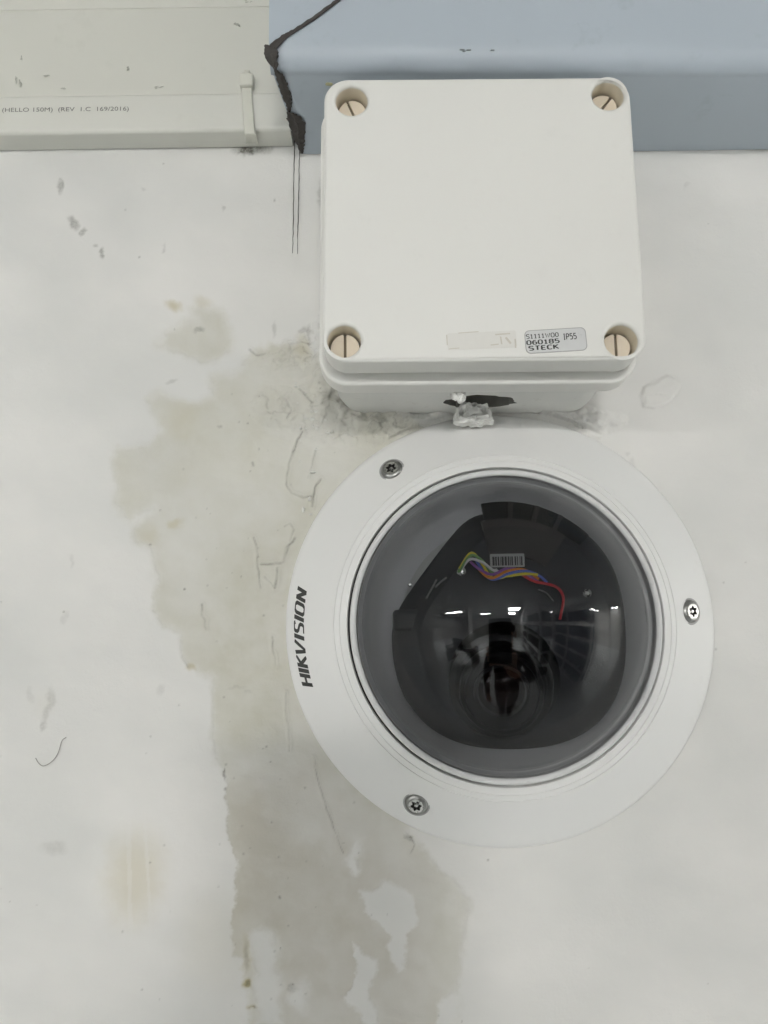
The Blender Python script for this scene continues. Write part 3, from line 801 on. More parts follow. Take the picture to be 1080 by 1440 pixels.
# side block, mounting bracket with dark slots
bm = bmesh.new(); q = loc(568, 872, 0.0165); box_bm(bm, q.x - .0036, q.x + .0060, -.0180, -.0100, q.z - .0034, q.z + .0034, .0014)
from_bm('sensor_block', bm, M['liner'], dome, True, 35)
def sector(r_a, r_b, a_a, a_b, h0, h1, n=16):
    lp = [(r_b * math.cos(t_), r_b * math.sin(t_)) for t_ in np.linspace(math.radians(a_a), math.radians(a_b), n)] + [(r_a * math.cos(t_), r_a * math.sin(t_)) for t_ in np.linspace(math.radians(a_b), math.radians(a_a), n)]
    return plate([lp], h0, h1)
link_mesh('bracket', sector(0.0215, 0.0335, 55, 104, 0.0214, 0.0232), M['bracket'], dome, False)
link_mesh('bracket', sector(0.0335, 0.0400, 45, 100, 0.0150, 0.0170), M['lens_black'], dome, False)
for a in (60, 72, 85):
    link_mesh('rib', sector(0.0340, 0.0398, a, a + 2.2, 0.0170, 0.0185, 4), M['bracket'], dome, False)
# barcode label
a, b_ = loc(689, 779, 0.0236), loc(738, 797, 0.0236)
lab = link_mesh('barcode_label', plate([rounded(a.x, b_.x, b_.z, a.z, .0003, 3)], .0232, .0236), M['label_grey'], dome, False)
bm = bmesh.new(); x = a.x + .0007
while x < b_.x - .0008:
    w_ = random.choice((.00022, .0003, .0005, .0007)); box_bm(bm, x, x + w_, -.02375, -.0236, b_.z + .0005, a.z - .0009); x += w_ + random.choice((.0002, .0003, .0005))
from_bm('barcode', bm, M['ink'], lab, False)
# twisted ribbon of wires
path = smooth_pts([loc(646, 800, .0235), loc(660, 784, .0255), loc(675, 794, .0262), loc(692, 808, .0266), loc(712, 805, .0262), loc(733, 806, .0262), loc(752, 812, .0258), loc(768, 818, .0252), loc(783, 830, .0245), loc(791, 848, .0235), loc(788, 872, .0225)], 8)
for i, nm in enumerate(('yellow', 'blue', 'orange', 'purple', 'red', 'white', 'green')):
    bm = bmesh.new(); pts = []
    n = len(path)
    stop = {'yellow': .62, 'orange': .64, 'blue': .72, 'purple': .66, 'white': .34, 'red': 1.0, 'green': .45}[nm]
    start = {'red': .46, 'purple': .12, 'blue': .15, 'orange': .2}.get(nm, 0)
    for k, p in enumerate(path):
        t_ = k / (n - 1)
        if t_ > stop or t_ < start: continue
        ph = 2 * math.pi * (i / 7 + 1.9 * t_) ; rr = 0.00115 * (1.25 if t_ < .4 else 1)
        pts.append(p + Vector((0.35 * rr * math.sin(ph), -rr * math.cos(ph) * .8, rr * math.sin(ph))))
    tube_bm(bm, pts, 0.00046, 8)
    from_bm('wire', bm, M['wire_' + nm], dome)['label'] = nm + ' insulated wire'
# bright fixings inside
def pin(px, py, h, r, mat='steel_bright'):
    q = loc(px, py, h); o = lathe('fixing_screw', [(r, -.001), (r, .0002), (r * .8, .0006), (r * .45, .00075), (r * .4, .0003), (0, .0003)], M[mat], dome, 24); o.location = q
pin(826, 834, .0222, .0013); pin(649, 803, .0222, .0014); pin(577, 822, .0165, .0008); pin(697, 802, .0222, .0007)
for pts in ([(612, 826), (620, 818), (628, 812)], [(599, 842), (607, 828), (614, 815)], [(757, 829), (768, 834), (778, 845)]):
    bm = bmesh.new(); tube_bm(bm, smooth_pts([loc(x, y, .0226) for x, y in pts]), 0.0003, 6)
    from_bm('clip', bm, M['steel'], dome)

# ------------------------------------------------------------------ putty between box and camera
def lump(name, label, cat, outline, h, depth, parent=None, seed=0):
    """irregular crust of filler: an outline (px) lofted to a bumpy cap"""
    c = P(sum(p[0] for p in outline) / len(outline), sum(p[1] for p in outline) / len(outline), h)
    bm = bmesh.new(); bmesh.ops.create_icosphere(bm, subdivisions=5, radius=1.0)
    pl = [P(x, y, h) - c for x, y in outline]
    an = sorted((math.atan2(p.z, p.x), math.hypot(p.x, p.z)) for p in pl)
    A = np.array([a for a, _ in an]); R_ = np.array([r for _, r in an])
    A = np.concatenate([A - 2 * math.pi, A, A + 2 * math.pi]); R_ = np.tile(R_, 3)
    for v in bm.verts:
        a = math.atan2(v.co.z, v.co.x); r = float(np.interp(a, A, R_)); q = math.hypot(v.co.x, v.co.z)
        nzv = mnoise.fractal(v.co * 2.2 + Vector((seed, 3, 1)), 0.8, 2.0, 5)
        s_ = 1 + 0.10 * nzv + 0.05 * mnoise.noise(v.co * 7)
        v.co = Vector((math.cos(a) * r * q ** 0.7 * s_, math.copysign(abs(v.co.y) ** .55, v.co.y) * depth * (1 + 0.5 * nzv + 0.25 * mnoise.noise(v.co * 6 + Vector((seed, 0, 0)))), math.sin(a) * r * q ** 0.7 * s_))
    o = from_bm(name, bm, M['putty'])
    o.location = c
    if cat: props(o, label, cat)
    return o


lump('putty_lump', 'torn white putty lump wedged between box hole and dome camera', 'putty', [(639, 594), (641, 580), (648, 568), (662, 570), (676, 573), (684, 571), (688, 580), (694, 594), (682, 595), (674, 599), (660, 595), (650, 598)], 0.0085, 0.0042, None, 1)
o2 = lump('putty_drip', 'small white putty drip hanging under the edge of the box', 'putty', [(634, 553), (654, 553), (655, 560), (648, 567), (643, 562), (637, 561)], 0.0300, 0.0016, None, 4)
# crumbs of plaster under the box and beside the camera: part of the wall, too many to count
bm = bmesh.new()
for k in range(60):
    if k < 26: x, y = random.uniform(425, 560), random.gauss(592, 14) - 0.03 * 0
    elif k < 44: x, y = random.uniform(415, 475), random.uniform(535, 615)
    elif k < 54: x, y = random.gauss(822, 10), random.gauss(597, 3)
    else: x, y = random.uniform(395, 440), random.uniform(600, 760)
    if x > 470 and y < 585: y = 585 + random.uniform(0, 10)
    s = min(.0009, abs(random.gauss(0.0003, 0.0003)) + 0.0002)
    r = bmesh.ops.create_icosphere(bm, subdivisions=2, radius=s)
    c = P(x, y, 0.0008)
    sq = (random.uniform(.6, 1.6), random.uniform(.4, .9), random.uniform(.5, 1.2))
    for v in r['verts']:
        v.co = Vector((v.co.x * sq[0], v.co.y * sq[1], v.co.z * sq[2])) * random.uniform(.82, 1.18) + c
from_bm('plaster_crumbs', bm, M['flake'], wall, False)['kind'] = 'stuff'

# ------------------------------------------------------------------ blue-grey metal duct along the top
ZF0, ZF1 = P(378, 72, .041), P(1080, 75, .041)
ZW0, ZW1 = P(425, 217, 0), P(1080, 211, 0)
def lin(a, b_, x): return a.z + (b_.z - a.z) * (x - a.x) / (b_.x - a.x)
duct = thing('cable_duct', 'blue grey painted metal cable duct running along the top right', 'cable duct', (ZW0.x, 0, ZW0.z))
XF, XW = ZF0.x, ZW0.x
def duct_sec(x_front, x_wall):
    """section points (h, z offset from the wall edge) from wall round the lower edge and up, with x along the slanted end"""
    pts = []
    zf = lin(ZF0, ZF1, x_front); zw = lin(ZW0, ZW1, x_wall)
    def at(h): return x_wall + (x_front - x_wall) * h / .041
    zu = P(600, 106, .036).z - P(600, 73, .041).z; zt = P(600, 58, .041).z - P(600, 73, .041).z
    pts.append((at(0.0002), 0.0002, zw))
    pts.append((at(0.0345), 0.0345, zf + zu - .0001)); pts.append((at(0.0352), 0.0352, zf + zu + .0002))
    for k in range(11):
        a = math.radians(90 * k / 10)
        pts.append((at(.041), 0.0356 + .0054 * math.sin(a), zf + zu + .0003 + (zt - zu - .0003) * (1 - math.cos(a))))
    pts.append((x_front, .0410, zf + .012)); pts.append((x_front, .0411, zf + .10)); pts.append((x_front, .0002, zf + .10))
    return pts
bm = bmesh.new(); secs = []
for k in range(40):
    t_ = k / 39; xf = XF + (1.6 - XF) * t_ ** 2.2; xw = XW + (1.6 - XW) * t_ ** 2.2
    if k and t_ ** 2.2 < 0.3:
        wob = 0.00012 * math.sin(k * 1.9)
    else: wob = 0
    # the rise and fall of the edges only over the part in view
    xf_c = min(xf, .16); xw_c = min(xw, .16)
    s_ = duct_sec(xf_c, xw_c)
    secs.append([bm.verts.new((x + (xf - xf_c if xf > .16 else 0), -h_, z + wob)) for x, h_, z in s_])
for A, B in zip(secs, secs[1:]):
    for k in range(len(A) - 1): bm.faces.new((A[k], B[k], B[k + 1], A[k + 1]))
bm.faces.new(secs[0]); bm.faces.new(secs[-1][::-1])
bmesh.ops.recalc_face_normals(bm, faces=bm.faces)
from_bm('body', bm, M['duct'], duct, True, 40, world=True)


def strip(name, edge_a, edge_b, mat, parent, thick=.0005):
    """jagged flat strip between two lines of world points, with real thickness towards the room"""
    bm = bmesh.new(); top = []
    for a, b_ in zip(edge_a, edge_b):
        a = Vector(a); b_ = Vector(b_)
        top.append((bm.verts.new(a), bm.verts.new(a + Vector((0, -thick, -thick * .3))), bm.verts.new((a + b_) / 2 + Vector((0, -thick * 1.5, -thick * .5))), bm.verts.new(b_ + Vector((0, -thick, -thick * .3))), bm.verts.new(b_)))
    for A, B in zip(top, top[1:]):
        for k in range(4): bm.faces.new((A[k], A[k + 1], B[k + 1], B[k]))
    bm.faces.new(top[0]); bm.faces.new(top[-1][::-1])
    bmesh.ops.recalc_face_normals(bm, faces=bm.faces)
    return from_bm(name, bm, mat, parent, False, world=True)


def densify(pairs, n, jit):
    A, B = [], []
    for (a, b_), (c_, d_) in zip(pairs, pairs[1:]):
        for k in range(n):
            t_ = k / n; w = random.uniform(-jit, jit); w2 = random.uniform(-jit, jit)
            A.append((a[0] + (c_[0] - a[0]) * t_ + w, a[1] + (c_[1] - a[1]) * t_ + w * .6)); B.append((b_[0] + (d_[0] - b_[0]) * t_ + w2, b_[1] + (d_[1] - b_[1]) * t_ - w2 * .6))
    A.append(pairs[-1][0]); B.append(pairs[-1][1])
    return A, B


# dark strip across the front face, shade of the open mitre joint
A, B = densify([((376, 66), (386, 72)), ((396, 50), (402, 55)), ((412, 42), (415, 46)), ((440, 24), (443, 28)), ((472, 0), (477, 2)), ((530, -44), (535, -42)), ((640, -130), (645, -128))], 8, .7)
strip('seam', [P(x, y, .0413) for x, y in A], [P(x, y, .0413) for x, y in B], M['gap_strip'], duct, .0003)
# ragged black strip for the dark open joint down the slanted end of the underside
def on_under(px, py):
    d = fw + rt * ((px - 540) / F) - up * ((py - 720) / F)
    # plane through the underside
    zw = ZW0.z; zf = ZF0.z + (P(600, 106, .036).z - P(600, 73, .041).z)
    k = (zf - zw) / .036
    # z = zw - k*y  (y = -h)
    t_ = (zw - k * CAM.y - CAM.z) / (d.z + k * d.y)
    p = CAM + d * t_
    if -p.y > .0370: p = P(px, py, .0370 + .0040 * min(1, max(0, (104 - py) / 34)) ** .6)
    if -p.y < 0.0008: p = P(px, py, .0008)
    return p + Vector((0, -.0003, -.0003))
A, B = densify([((373, 64), (383, 66)), ((373, 80), (391, 73)), ((377, 88), (391, 82)), ((385, 96), (390, 100)), ((388, 106), (396, 104)), ((392, 120), (403, 116)), ((398, 138), (409, 132)), ((403, 148), (411, 145)), ((405, 158), (408, 159)), ((404, 168), (422, 164)), ((409, 182), (430, 176)), ((414, 196), (429, 196)), ((419, 206), (428, 206)), ((422, 215), (426, 216))], 6, 1.5)
strip('gap_strip', [on_under(x, y) for x, y in A], [on_under(x, y) for x, y in B], M['gap_strip'], duct, .0011)
bm = bmesh.new(); bmesh.ops.create_icosphere(bm, subdivisions=3, radius=.0013)
c = on_under(463, 118)
for v in bm.verts: v.co = Vector((v.co.x, v.co.y * .5, v.co.z * .45)) * (1 + .2 * mnoise.noise(v.co * 1500)) + c
M['glue'] = plastic('yellowed_glue', (0.33, 0.32, 0.19), 0.5)
from_bm('glue_dab', bm, M['glue'], duct, world=True)['label'] = 'dried yellow glue dab'
# chips of paint along the lower edge
bm = bmesh.new()
for k in range(5):
    x = random.choice((random.uniform(637, 680), random.uniform(690, 730), random.uniform(585, 592))); y = 70 + random.uniform(-2.5, 2.5)
    c = P(x, y, .0411); w_ = random.uniform(.0003, .0014)
    box_bm(bm, c.x - w_ * .6, c.x + w_ * .6, c.y - .0001, c.y + .0005, c.z - .00009, c.z + .00009)
M['chip'] = plastic('chipped_paint', (0.29, 0.32, 0.33), 0.8)
from_bm('paint_chips', bm, M['chip'], duct, False, world=True)['kind'] = 'stuff'

# ------------------------------------------------------------------ white trunking at top left
tk = thing('cable_trunking', 'yellowish white plastic trunking with printed text at the top left', 'trunking', (P(200, 205, 0).x, 0, P(200, 205, 0).z))
def slat(name, y_top_l, y_top_r, y_bot_l, y_bot_r, h, x_l, x_r, mat, r=.0012, bot_in=0.0):
    """long moulding: front face at height h, rounded top and bottom edges; ends at px columns"""
    bm = bmesh.new(); S_ = []
    for t_, xx in ((0, x_l), (1, x_r)):
        yt = y_top_l + (y_top_r - y_top_l) * t_; yb = y_bot_l + (y_bot_r - y_bot_l) * t_
        zt = P(xx, yt, h).z; zb = P(xx, yb, h).z; x = P(xx, yb, h).x
        if t_ == 0: zt += (-.9 - x) * 0; x = -0.9
        ring = [(.0003, zb - bot_in)]
        for k in range(7):
            a = math.radians(90 * k / 6); ring.append((h - r + r * math.sin(a), zb + r - r * math.cos(a)))
        for k in range(7):
            a = math.radians(90 * k / 6); ring.append((h - r + r * math.cos(a), zt - r + r * math.sin(a)))
        ring.append((.0003, zt))
        S_.append([bm.verts.new((x, -h_, z)) for h_, z in ring])
    A, B = S_
    for k in range(len(A)):
        j = (k + 1) % len(A); bm.faces.new((A[k], A[j], B[j], B[k]))
    bm.faces.new(A); bm.faces.new(B[::-1])
    bmesh.ops.recalc_face_normals(bm, faces=bm.faces)
    return from_bm(name, bm, mat, tk, True, 40, world=True)
slat('cover', 130, 128, 187, 182, .0095, 0, 408, M['trunk'], .0016, 0.0005)
slat('upper_board', 12, 8, 142, 140, .0086, 0, 400, M['trunk_old'], .0004)
slat('upper_board', -90, -90, 12.2, 8.2, .0090, 0, 400, M['trunk_old'], .0004)
me = text_mesh('(HELLO 150M)  (REV  1.C  169/2016)', 1.0, -0.004, 1.0, 0, .01)
co = np.empty(len(me.vertices) * 3); me.vertices.foreach_get('co', co); co = co.reshape(-1, 3)
lo, hi = co.min(0), co.max(0); a, b_ = P(3, 159.5, .0095), P(181, 157.5, .0095)
x = a.x + (co[:, 0] - lo[0]) / (hi[0] - lo[0]) * (b_.x - a.x)
z = a.z + (b_.z - a.z) * (x - a.x) / (b_.x - a.x) + (co[:, 1] - lo[1]) / (hi[1] - lo[1]) * .0022
me.vertices.foreach_set('co', np.stack([x, -(.0095 + .00003 + (co[:, 2] - lo[2]) * .003), z], -1).ravel()); me.update()
world_to(tk, link_mesh('lettering', me, M['grey_ink'], tk, False))
bm = bmesh.new()
M['scuff'] = plastic('trunking_scuff', (0.42, 0.42, 0.375), 0.7, var=0.3, scale=900)
for x, y, w_, h_ in ((220, 122, 7, 2), (30, 82, 2, 4), (22, 113, 2, 7), (29, 117, 2, 7), (90, 125, 4, 1.5), (65, 106, 6, 1.5), (349, 2, 5, 2), (180, 95, 3, 4), (335, 33, 4, 3)):
    for k in range(7):
        c = P(x + random.gauss(0, .5) * w_, y + random.gauss(0, .5) * h_, .00905)
        bmesh.ops.create_icosphere(bm, subdivisions=1, radius=1, matrix=Matrix.Translation(c) @ Matrix.Diagonal((w_ * .00009 * random.uniform(.5, 1.4), .00006, h_ * .00009 * random.uniform(.5, 1.4), 1)))
from_bm('scuffs', bm, M['scuff'], tk, True, world=True)['kind'] = 'stuff'

# cable tie around the trunking
ct = thing('cable_tie', 'milky nylon cable tie strapped over the white trunking', 'cable tie', tuple(P(348, 200, 0)))
bm = bmesh.new(); prof_ = [(P(347, 108, .0094)), (P(347, 130, .0101)), (P(349, 160, .0102)), (P(351, 184, .0101)), (P(353, 191, .0092)), (P(354, 199, .0050)), (P(354, 203, .0010))]
pts = smooth_pts(prof_, 6); A = []
for p in pts:
    w_ = .0021
    A.append([bm.verts.new(p + Vector((-w_, .0004, 0))), bm.verts.new(p + Vector((-w_ * .8, -.0003, 0))), bm.verts.new(p + Vector((w_ * .8, -.0003, 0))), bm.verts.new(p + Vector((w_, .0004, 0)))])
for a, b_ in zip(A, A[1:]):
    for k in range(3): bm.faces.new((a[k], a[k + 1], b_[k + 1], b_[k]))
bmesh.ops.recalc_face_normals(bm, faces=bm.faces)
from_bm('band', bm, M['tie'], ct, True, 40, world=True)
bm = bmesh.new(); c = P(347, 114, .0105); box_bm(bm, c.x - .0026, c.x + .0026, -.0118, -.0080, c.z - .0026, c.z + .0026, .0008)
from_bm('head', bm, M['tie'], ct, True, 40, world=True)
bm = bmesh.new(); box_bm(bm, c.x - .0012, c.x + .0012, -.0112, -.0090, c.z + .0024, c.z + .0042, .0003)
from_bm('tail', bm, M['tie'], ct, True, 40, world=True)

# ------------------------------------------------------------------ the room that the bubble mirrors and that lights the wall
M['ceil'] = plastic('ceiling_tile', (0.45, 0.45, 0.44), 0.8, scale=3)
M['floor'] = plastic('grey_floor', (0.575, 0.60, 0.60), 0.5, scale=2)
M['wall2'] = plastic('far_paint', (0.66, 0.66, 0.64), 0.7, scale=2)
M['shelf'] = plastic('shelf_paint', (0.55, 0.56, 0.56), 0.5, scale=8)
M['file_box'] = plastic('file_blue', (0.05, 0.065, 0.12), 0.5, scale=5, var=0.3)
M['file_grey'] = plastic('file_grey', (0.10, 0.105, 0.11), 0.6, scale=5, var=0.4)
M['column'] = plastic('column_white', (0.62, 0.62, 0.60), 0.6, scale=3)
mt, nt, N, L, b = new_mat('lamp_diffuser'); b.inputs['Emission Color'].default_value = (1, 0.984, 0.965, 1); b.inputs['Emission Strength'].default_value = LAMP; b.inputs['Base Color'].default_value = (.8, .8, .8, 1)
M['lamp'] = mt
CEIL, FLOOR = 0.8, -1.7
def slab(name, x0, x1, y0, y1, z0, z1, mat, label=None):
    bm = bmesh.new(); box_bm(bm, x0, x1, y0, y1, z0, z1)
    return props(from_bm(name, bm, mat, None, False), label, kind='structure')
slab('floor', -7, 7, -12, 0.0, FLOOR - .1, FLOOR, M['floor'], 'grey floor of the room mirrored in the bubble')
slab('ceiling', -7, 7, -12, 0.0, CEIL, CEIL + .1, M['ceil'], 'ceiling of the room mirrored in the bubble')
slab('back_wall', -7, 7, -12.1, -12.0, FLOOR, CEIL, M['wall2'], 'far wall of the room mirrored in the bubble')
slab('side_wall', -7.1, -7, -12, 0.0, FLOOR, CEIL, M['wall2'], 'side wall mirrored at the left edge of the bubble')
slab('side_wall', 7, 7.1, -12, 0.0, FLOOR, CEIL, M['wall2'], 'side wall mirrored at the right edge of the bubble')
lamps = []
def lamp(px, py, w_, d_, n=1):
    sx, sy = (px - 701) / 207.0, (876.5 - py) / 207.0
    az = math.radians(-8.5) + 2 * math.asin(sx); el = 2 * math.asin(sy)
    dist = min((CEIL - DZ) / math.tan(el), 6.6)
    lamps.append((DX + dist * math.sin(az), -dist * math.cos(az), w_, d_))
lamp(643, 862, 1.5, 0.35); lamp(684, 867, .8, .35); lamp(722, 858.5, .6, .9); lamp(719, 867.5, .55, .9); lamp(769, 868, .5, .6); lamp(797, 859.5, .6, .35); lamp(824, 865, 1.6, .35); lamp(853, 868, .8, .3)
LAB = ['wide ceiling light panel mirrored at the far left of the bubble', 'small ceiling light mirrored left of the bubble middle', 'brightest square ceiling light mirrored in the bubble middle',
       'dim ceiling light mirrored just below the brightest square one', 'small far ceiling light mirrored above the shelf tops', 'short ceiling light mirrored right of the shelves', 'long ceiling light mirrored above the blue files', 'faintest ceiling light mirrored at the far right of the bubble']
for (x, y, w_, d_), lb in zip(lamps, LAB):
    t = thing('ceiling_light', lb, 'ceiling light', (x, y, CEIL), 'ceiling lights mirrored in the bubble')
    bm = bmesh.new(); box_bm(bm, -w_ / 2 - .03, w_ / 2 + .03, -d_ / 2 - .03, d_ / 2 + .03, -.05, -.001); from_bm('frame', bm, M['shelf'], t, False)
    bm = bmesh.new(); box_bm(bm, -w_ / 2, w_ / 2, -d_ / 2, d_ / 2, -.062, -.0505); from_bm('diffuser', bm, M['lamp'], t, False)

bm = bmesh.new(); box_bm(bm, -.25, .25, -.25, .25, FLOOR, CEIL, .02)
o = from_bm('column', bm, M['column'], None, False); o.location = (-2.4, -1.15, 0); props(o, 'white square column mirrored at the left of the bubble', 'column')
bm = bmesh.new(); box_bm(bm, -.2, .2, -.2, .2, FLOOR, CEIL, .02)
o = from_bm('column', bm, M['column'], None, False); o.location = (-2.1, -3.6, 0); props(o, 'slim white column mirrored left of the middle of the bubble', 'column')


def shelf_unit(x, y, rz, length, label, box_label):
    t = thing('shelf_unit', label, 'shelf', (x, y, FLOOR)); t.rotation_euler.z = rz
    H_ = 2.1
    for sx in (0, .5, 1):
        for sy in (-.2, .2):
            bm = bmesh.new(); box_bm(bm, sx * length - .03, sx * length + .03, sy - .03, sy + .03, 0, H_); from_bm('upright', bm, M['shelf'], t, False)
    for k in range(6):
        bm = bmesh.new(); box_bm(bm, 0, length, -.23, .23, .08 + k * .4, .12 + k * .4); from_bm('shelf_board', bm, M['shelf'], t, False)
    return t, H_


def fill(t, length, n, label, where, group, mat):
    proto = None
    for k in range(5):
        for i in range(n):
            if proto is None:
                bm = bmesh.new(); box_bm(bm, -.09, .09, -.16, .16, 0, .26, .01); proto = from_bm('file_box', bm, mat, None, False); props(proto, label, 'file box', group); o = proto
            else:
                o = proto.copy(); COL.objects.link(o)
            o['label'] = '%s %s file box from the wall on the %s shelf of the %s rack' % (('first', 'second', 'third', 'fourth', 'fifth', 'sixth', 'seventh', 'last')[i], label, ('lowest', 'second lowest', 'middle', 'second highest', 'highest')[k], where)
            lx = .16 + (length - .32) * i / (n - 1) + random.uniform(-.03, .03)
            p = Matrix.Translation(t.location) @ Matrix.Rotation(t.rotation_euler.z, 4, 'Z') @ Vector((lx, random.uniform(-.03, .03), .1205 + k * .4))
            o.location = p; o.rotation_euler.z = t.rotation_euler.z


t1, _ = shelf_unit(0.98, -1.9, math.radians(-90), 3.2, 'white open shelf rack mirrored right of the lens', None)
t2, _ = shelf_unit(2.0, -1.0, math.radians(-90), 2.0, 'shelf rack of dark blue files mirrored near the right of the bubble', None)
fill(t1, 3.2, 8, 'grey', 'middle', 'file boxes on the open rack mirrored in the bubble', M['file_grey'])
fill(t2, 2.0, 7, 'blue', 'right', 'file boxes on the racks mirrored in the bubble', M['file_box'])

M['dark_wood'] = plastic('dark_furniture', (0.06, 0.055, 0.05), 0.5, scale=6)
def at_px(px, py, z):
    sx, sy = (px - 701) / 207.0, (876.5 - py) / 207.0
    az = math.radians(-8.5) + 2 * math.asin(sx); el = 2 * math.asin(sy); d_ = (z - DZ) / math.tan(el)
    return Vector((DX + d_ * math.sin(az), -d_ * math.cos(az), FLOOR))
t = thing('round_stool', 'stool with a round white seat mirrored at the lower left in the bubble', 'stool', at_px(632, 955, FLOOR + .6))
for nm, pr in (('seat', [(0.17, .52), (.19, .54), (.19, .59), (.17, .61), (0, .61)]),):
    o = lathe(nm, pr, M['column'], t, 32); o.rotation_euler.x = math.radians(-90)
for k in range(4):
    bm = bmesh.new(); a = math.radians(45 + 90 * k); tube_bm(bm, [(.14 * math.cos(a), .14 * math.sin(a), .53), (.2 * math.cos(a), .2 * math.sin(a), 0)], .014, 8); from_bm('leg', bm, M['shelf'], t)
t = thing('office_desk', 'dark desk mirrored left of the lens in the bubble', 'desk', at_px(650, 925, FLOOR))
bm = bmesh.new(); box_bm(bm, -.7, .7, -.35, .35, .71, .75, .005); from_bm('desk_top', bm, M['dark_wood'], t, False)
for sx in (-1, 1):
    bm = bmesh.new(); box_bm(bm, sx * .66 - .02, sx * .66 + .02, -.33, .33, 0, .709); from_bm('side_panel', bm, M['dark_wood'], t, False)
bm = bmesh.new(); box_bm(bm, -.27, .27, -.02, .02, .15, .47, .008); o = from_bm('panel', bm, M['dark_wood'], None, False)
o.name = 'monitor'; o.location = t.location + Vector((-.2, -.05, .7505 - .15)); props(o, 'dark monitor on the desk mirrored in the bubble', 'monitor')
bm = bmesh.new(); box_bm(bm, -.18, .18, -.15, .15, 0, .28, .008); o = from_bm('carton', bm, M['wall2'], None, False); o.location = t.location + Vector((.42, 0, .7505)); props(o, 'pale carton on the desk mirrored in the bubble', 'carton')

# ------------------------------------------------------------------ the photographer mirrored in the middle of the bubble, with the phone
M['phone_black'] = plastic('phone_black', (0.008, 0.008, 0.009), 0.3)
M['skin'] = plastic('skin_tone', (0.42, 0.24, 0.17), 0.5, scale=30, var=0.08)
M['shirt'] = plastic('dark_shirt', (0.014, 0.015, 0.018), 0.85, scale=30, var=0.2, bump=0.3)
M['trousers'] = plastic('grey_trousers', (0.20, 0.205, 0.21), 0.85, scale=30)
M['hair_dark'] = plastic('dark_hair', (0.010, 0.008, 0.007), 0.5, scale=90, var=0.4)
ph = thing('phone', 'black phone held upright by the photographer mirrored in the bubble', 'phone', (0, -0.288, -0.062))
ph.rotation_euler = (PITCH, 0, 0)
bm = bmesh.new(); box_bm(bm, -.0385, .0385, -.0045, .0045, -.079, .079, .004); from_bm('case', bm, M['phone_black'], ph, True, 40)
bm = bmesh.new(); box_bm(bm, -.014, .014, .0046, .0062, .046, .074, .0007); from_bm('camera_bump', bm, M['lens_black'], ph, True, 40)


def skin_mesh(name, nodes, links, sub=2):
    """nodes: name -> (xyz, radius); a single surface grown along the links"""
    names = list(nodes); ix = {n: k for k, n in enumerate(names)}
    me = bpy.data.meshes.new(name); me.from_pydata([nodes[n][0] for n in names], [(ix[a], ix[b_]) for a, b_ in links], [])
    o = bpy.data.objects.new(name, me); COL.objects.link(o)
    sk = o.modifiers.new('skin', 'SKIN'); sk.use_smooth_shade = True
    for k, n in enumerate(names):
        r = nodes[n][1]; me.skin_vertices[0].data[k].radius = (r, r) if not isinstance(r, tuple) else r
        me.skin_vertices[0].data[k].use_root = (k == 0)
    sb = o.modifiers.new('sub', 'SUBSURF'); sb.levels = sub; sb.render_levels = sub
    dg = bpy.context.evaluated_depsgraph_get(); dg.update()
    out = bpy.data.meshes.new_from_object(o.evaluated_get(dg))
    bpy.data.objects.remove(o)
    return out


B = (0.0, -0.74, FLOOR)
N_ = {'pelvis': ((0, -.75, -.78), (.16, .11)), 'waist': ((0, -.75, -.62), (.145, .10)), 'chest': ((0, -.75, -.42), (.17, .11)), 'neck_base': ((0, -.74, -.27), (.075, .065)), 'neck': ((0, -.73, -.215), .054),
      'jaw': ((0, -.705, -.16), (.058, .066)), 'brow': ((0, -.715, -.09), (.072, .086)), 'crown': ((0, -.73, -.035), (.06, .07)),
      'sho_r': ((.17, -.74, -.31), .062), 'elb_r': ((.21, -.52, -.43), .043), 'wri_r': ((.052, -.335, -.232), .028), 'palm_r': ((.030, -.306, -.170), (.030, .014)),
      'sho_l': ((-.17, -.74, -.31), .062), 'elb_l': ((-.22, -.73, -.59), .043), 'wri_l': ((-.21, -.64, -.81), .028), 'palm_l': ((-.205, -.62, -.88), (.032, .016)),
      'hip_r': ((.08, -.75, -.87), .092), 'knee_r': ((.072, -.73, -1.25), .068), 'ank_r': ((.062, -.76, -1.62), .052), 'toe_r': ((.07, -.60, -1.665), .035),
      'hip_l': ((-.08, -.75, -.87), .092), 'knee_l': ((-.072, -.74, -1.25), .068), 'ank_l': ((-.066, -.77, -1.62), .052), 'toe_l': ((-.08, -.61, -1.665), .035)}
K_ = [('pelvis', 'waist'), ('waist', 'chest'), ('chest', 'neck_base'), ('neck_base', 'neck'), ('neck', 'jaw'), ('jaw', 'brow'), ('brow', 'crown')]
for sd_ in 'rl':
    K_ += [('chest', 'sho_' + sd_), ('sho_' + sd_, 'elb_' + sd_), ('elb_' + sd_, 'wri_' + sd_), ('wri_' + sd_, 'palm_' + sd_), ('pelvis', 'hip_' + sd_), ('hip_' + sd_, 'knee_' + sd_), ('knee_' + sd_, 'ank_' + sd_), ('ank_' + sd_, 'toe_' + sd_)]
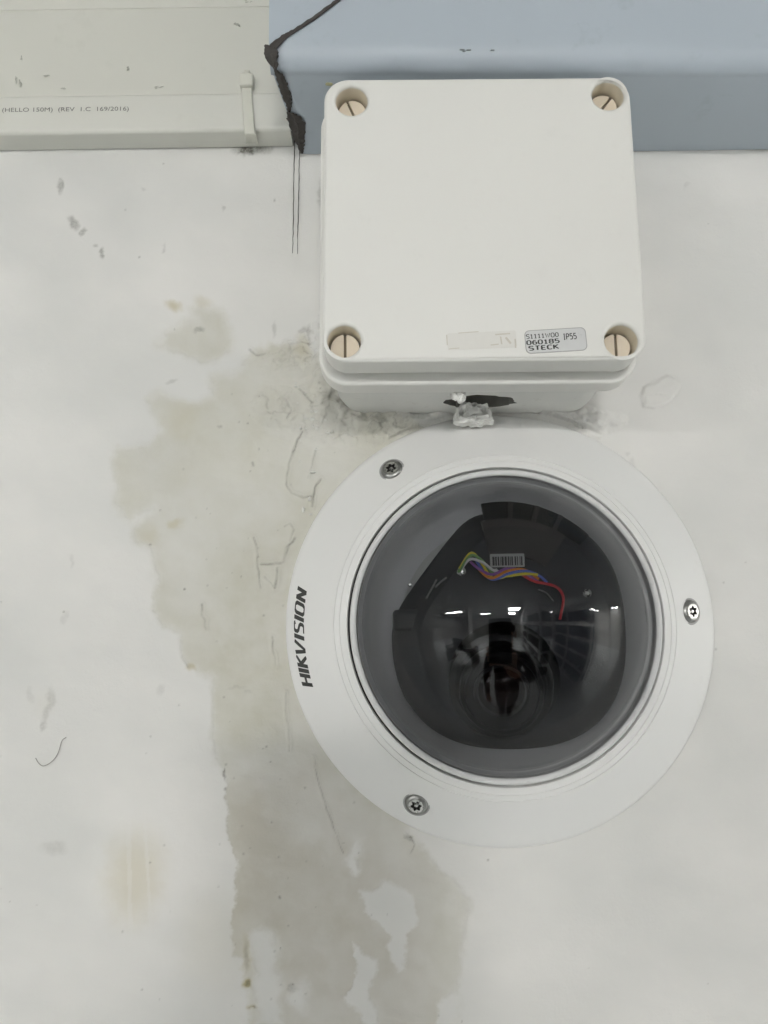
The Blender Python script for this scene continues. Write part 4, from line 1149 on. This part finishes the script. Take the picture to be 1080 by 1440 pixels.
# right hand: four fingers behind the phone wrapping its left edge, thumb on its right edge
for k, (dz, ln) in enumerate(((.034, .95), (.012, 1.0), (-.010, .95), (-.030, .8))):
    z = -.128 + dz
    N_['f%da' % k] = ((.012, -.300 - .004, z), .0095); N_['f%db' % k] = ((-.022 * ln, -.303, z + .004), .009); N_['f%dc' % k] = ((-.044 * ln, -.293, z + .006), .0085); N_['f%dd' % k] = ((-.046 * ln, -.277, z + .006), .0075)
    K_ += [('palm_r', 'f%da' % k), ('f%da' % k, 'f%db' % k), ('f%db' % k, 'f%dc' % k), ('f%dc' % k, 'f%dd' % k)]
N_['t1'] = ((.047, -.302, -.150), .012); N_['t2'] = ((.050, -.288, -.118), .0105); N_['t3'] = ((.045, -.276, -.095), .009)
K_ += [('palm_r', 't1'), ('t1', 't2'), ('t2', 't3')]
for k, (dx, ln) in enumerate(((-.03, .9), (-.01, 1.0), (.01, .95), (.028, .75))):
    N_['g%da' % k] = ((-.205 + dx * .8, -.605, -.925), .010); N_['g%db' % k] = ((-.205 + dx, -.60, -.925 - .04 * ln), .009); N_['g%dc' % k] = ((-.205 + dx, -.615, -.925 - .07 * ln), .008)
    K_ += [('palm_l', 'g%da' % k), ('g%da' % k, 'g%db' % k), ('g%db' % k, 'g%dc' % k)]
N_['u1'] = ((-.172, -.60, -.885), .011); N_['u2'] = ((-.165, -.585, -.92), .009); K_ += [('palm_l', 'u1'), ('u1', 'u2')]
pe = thing('person', 'person in dark shirt and grey trousers holding a black phone, mirrored in the bubble', 'person', B)
me = skin_mesh('body', N_, K_)
bod = link_mesh('body', me, M['shirt'], pe)
me.materials.append(M['skin']); me.materials.append(M['trousers'])
for p in me.polygons:
    c = p.center
    if c.z > -.245 and c.y < -.6: p.material_index = 1
    elif c.y > -.345 and c.z > -.24: p.material_index = 1
    elif c.z < -.80 and c.x < -.15 and c.z > -1.05: p.material_index = 1
    elif c.z < -.76: p.material_index = 2
world_to(pe, bod)
def pe_part(name, centre, scale, mat, sub=3):
    bm = bmesh.new(); bmesh.ops.create_icosphere(bm, subdivisions=sub, radius=1, matrix=Matrix.Translation(centre) @ Matrix.Diagonal((*scale, 1)))
    return from_bm(name, bm, mat, pe, True, world=True)
pe_part('hair', (0, -.745, -.052), (.080, .093, .066), M['hair_dark'])
for sx in (-1, 1):
    pe_part('eye', (sx * .031, -.640, -.098), (.013, .008, .008), M['column']); pe_part('ear', (sx * .077, -.725, -.105), (.010, .020, .032), M['skin'])
pe_part('nose', (0, -.626, -.125), (.014, .018, .024), M['skin']); pe_part('mouth', (0, -.640, -.168), (.024, .008, .007), M['wire_red'])
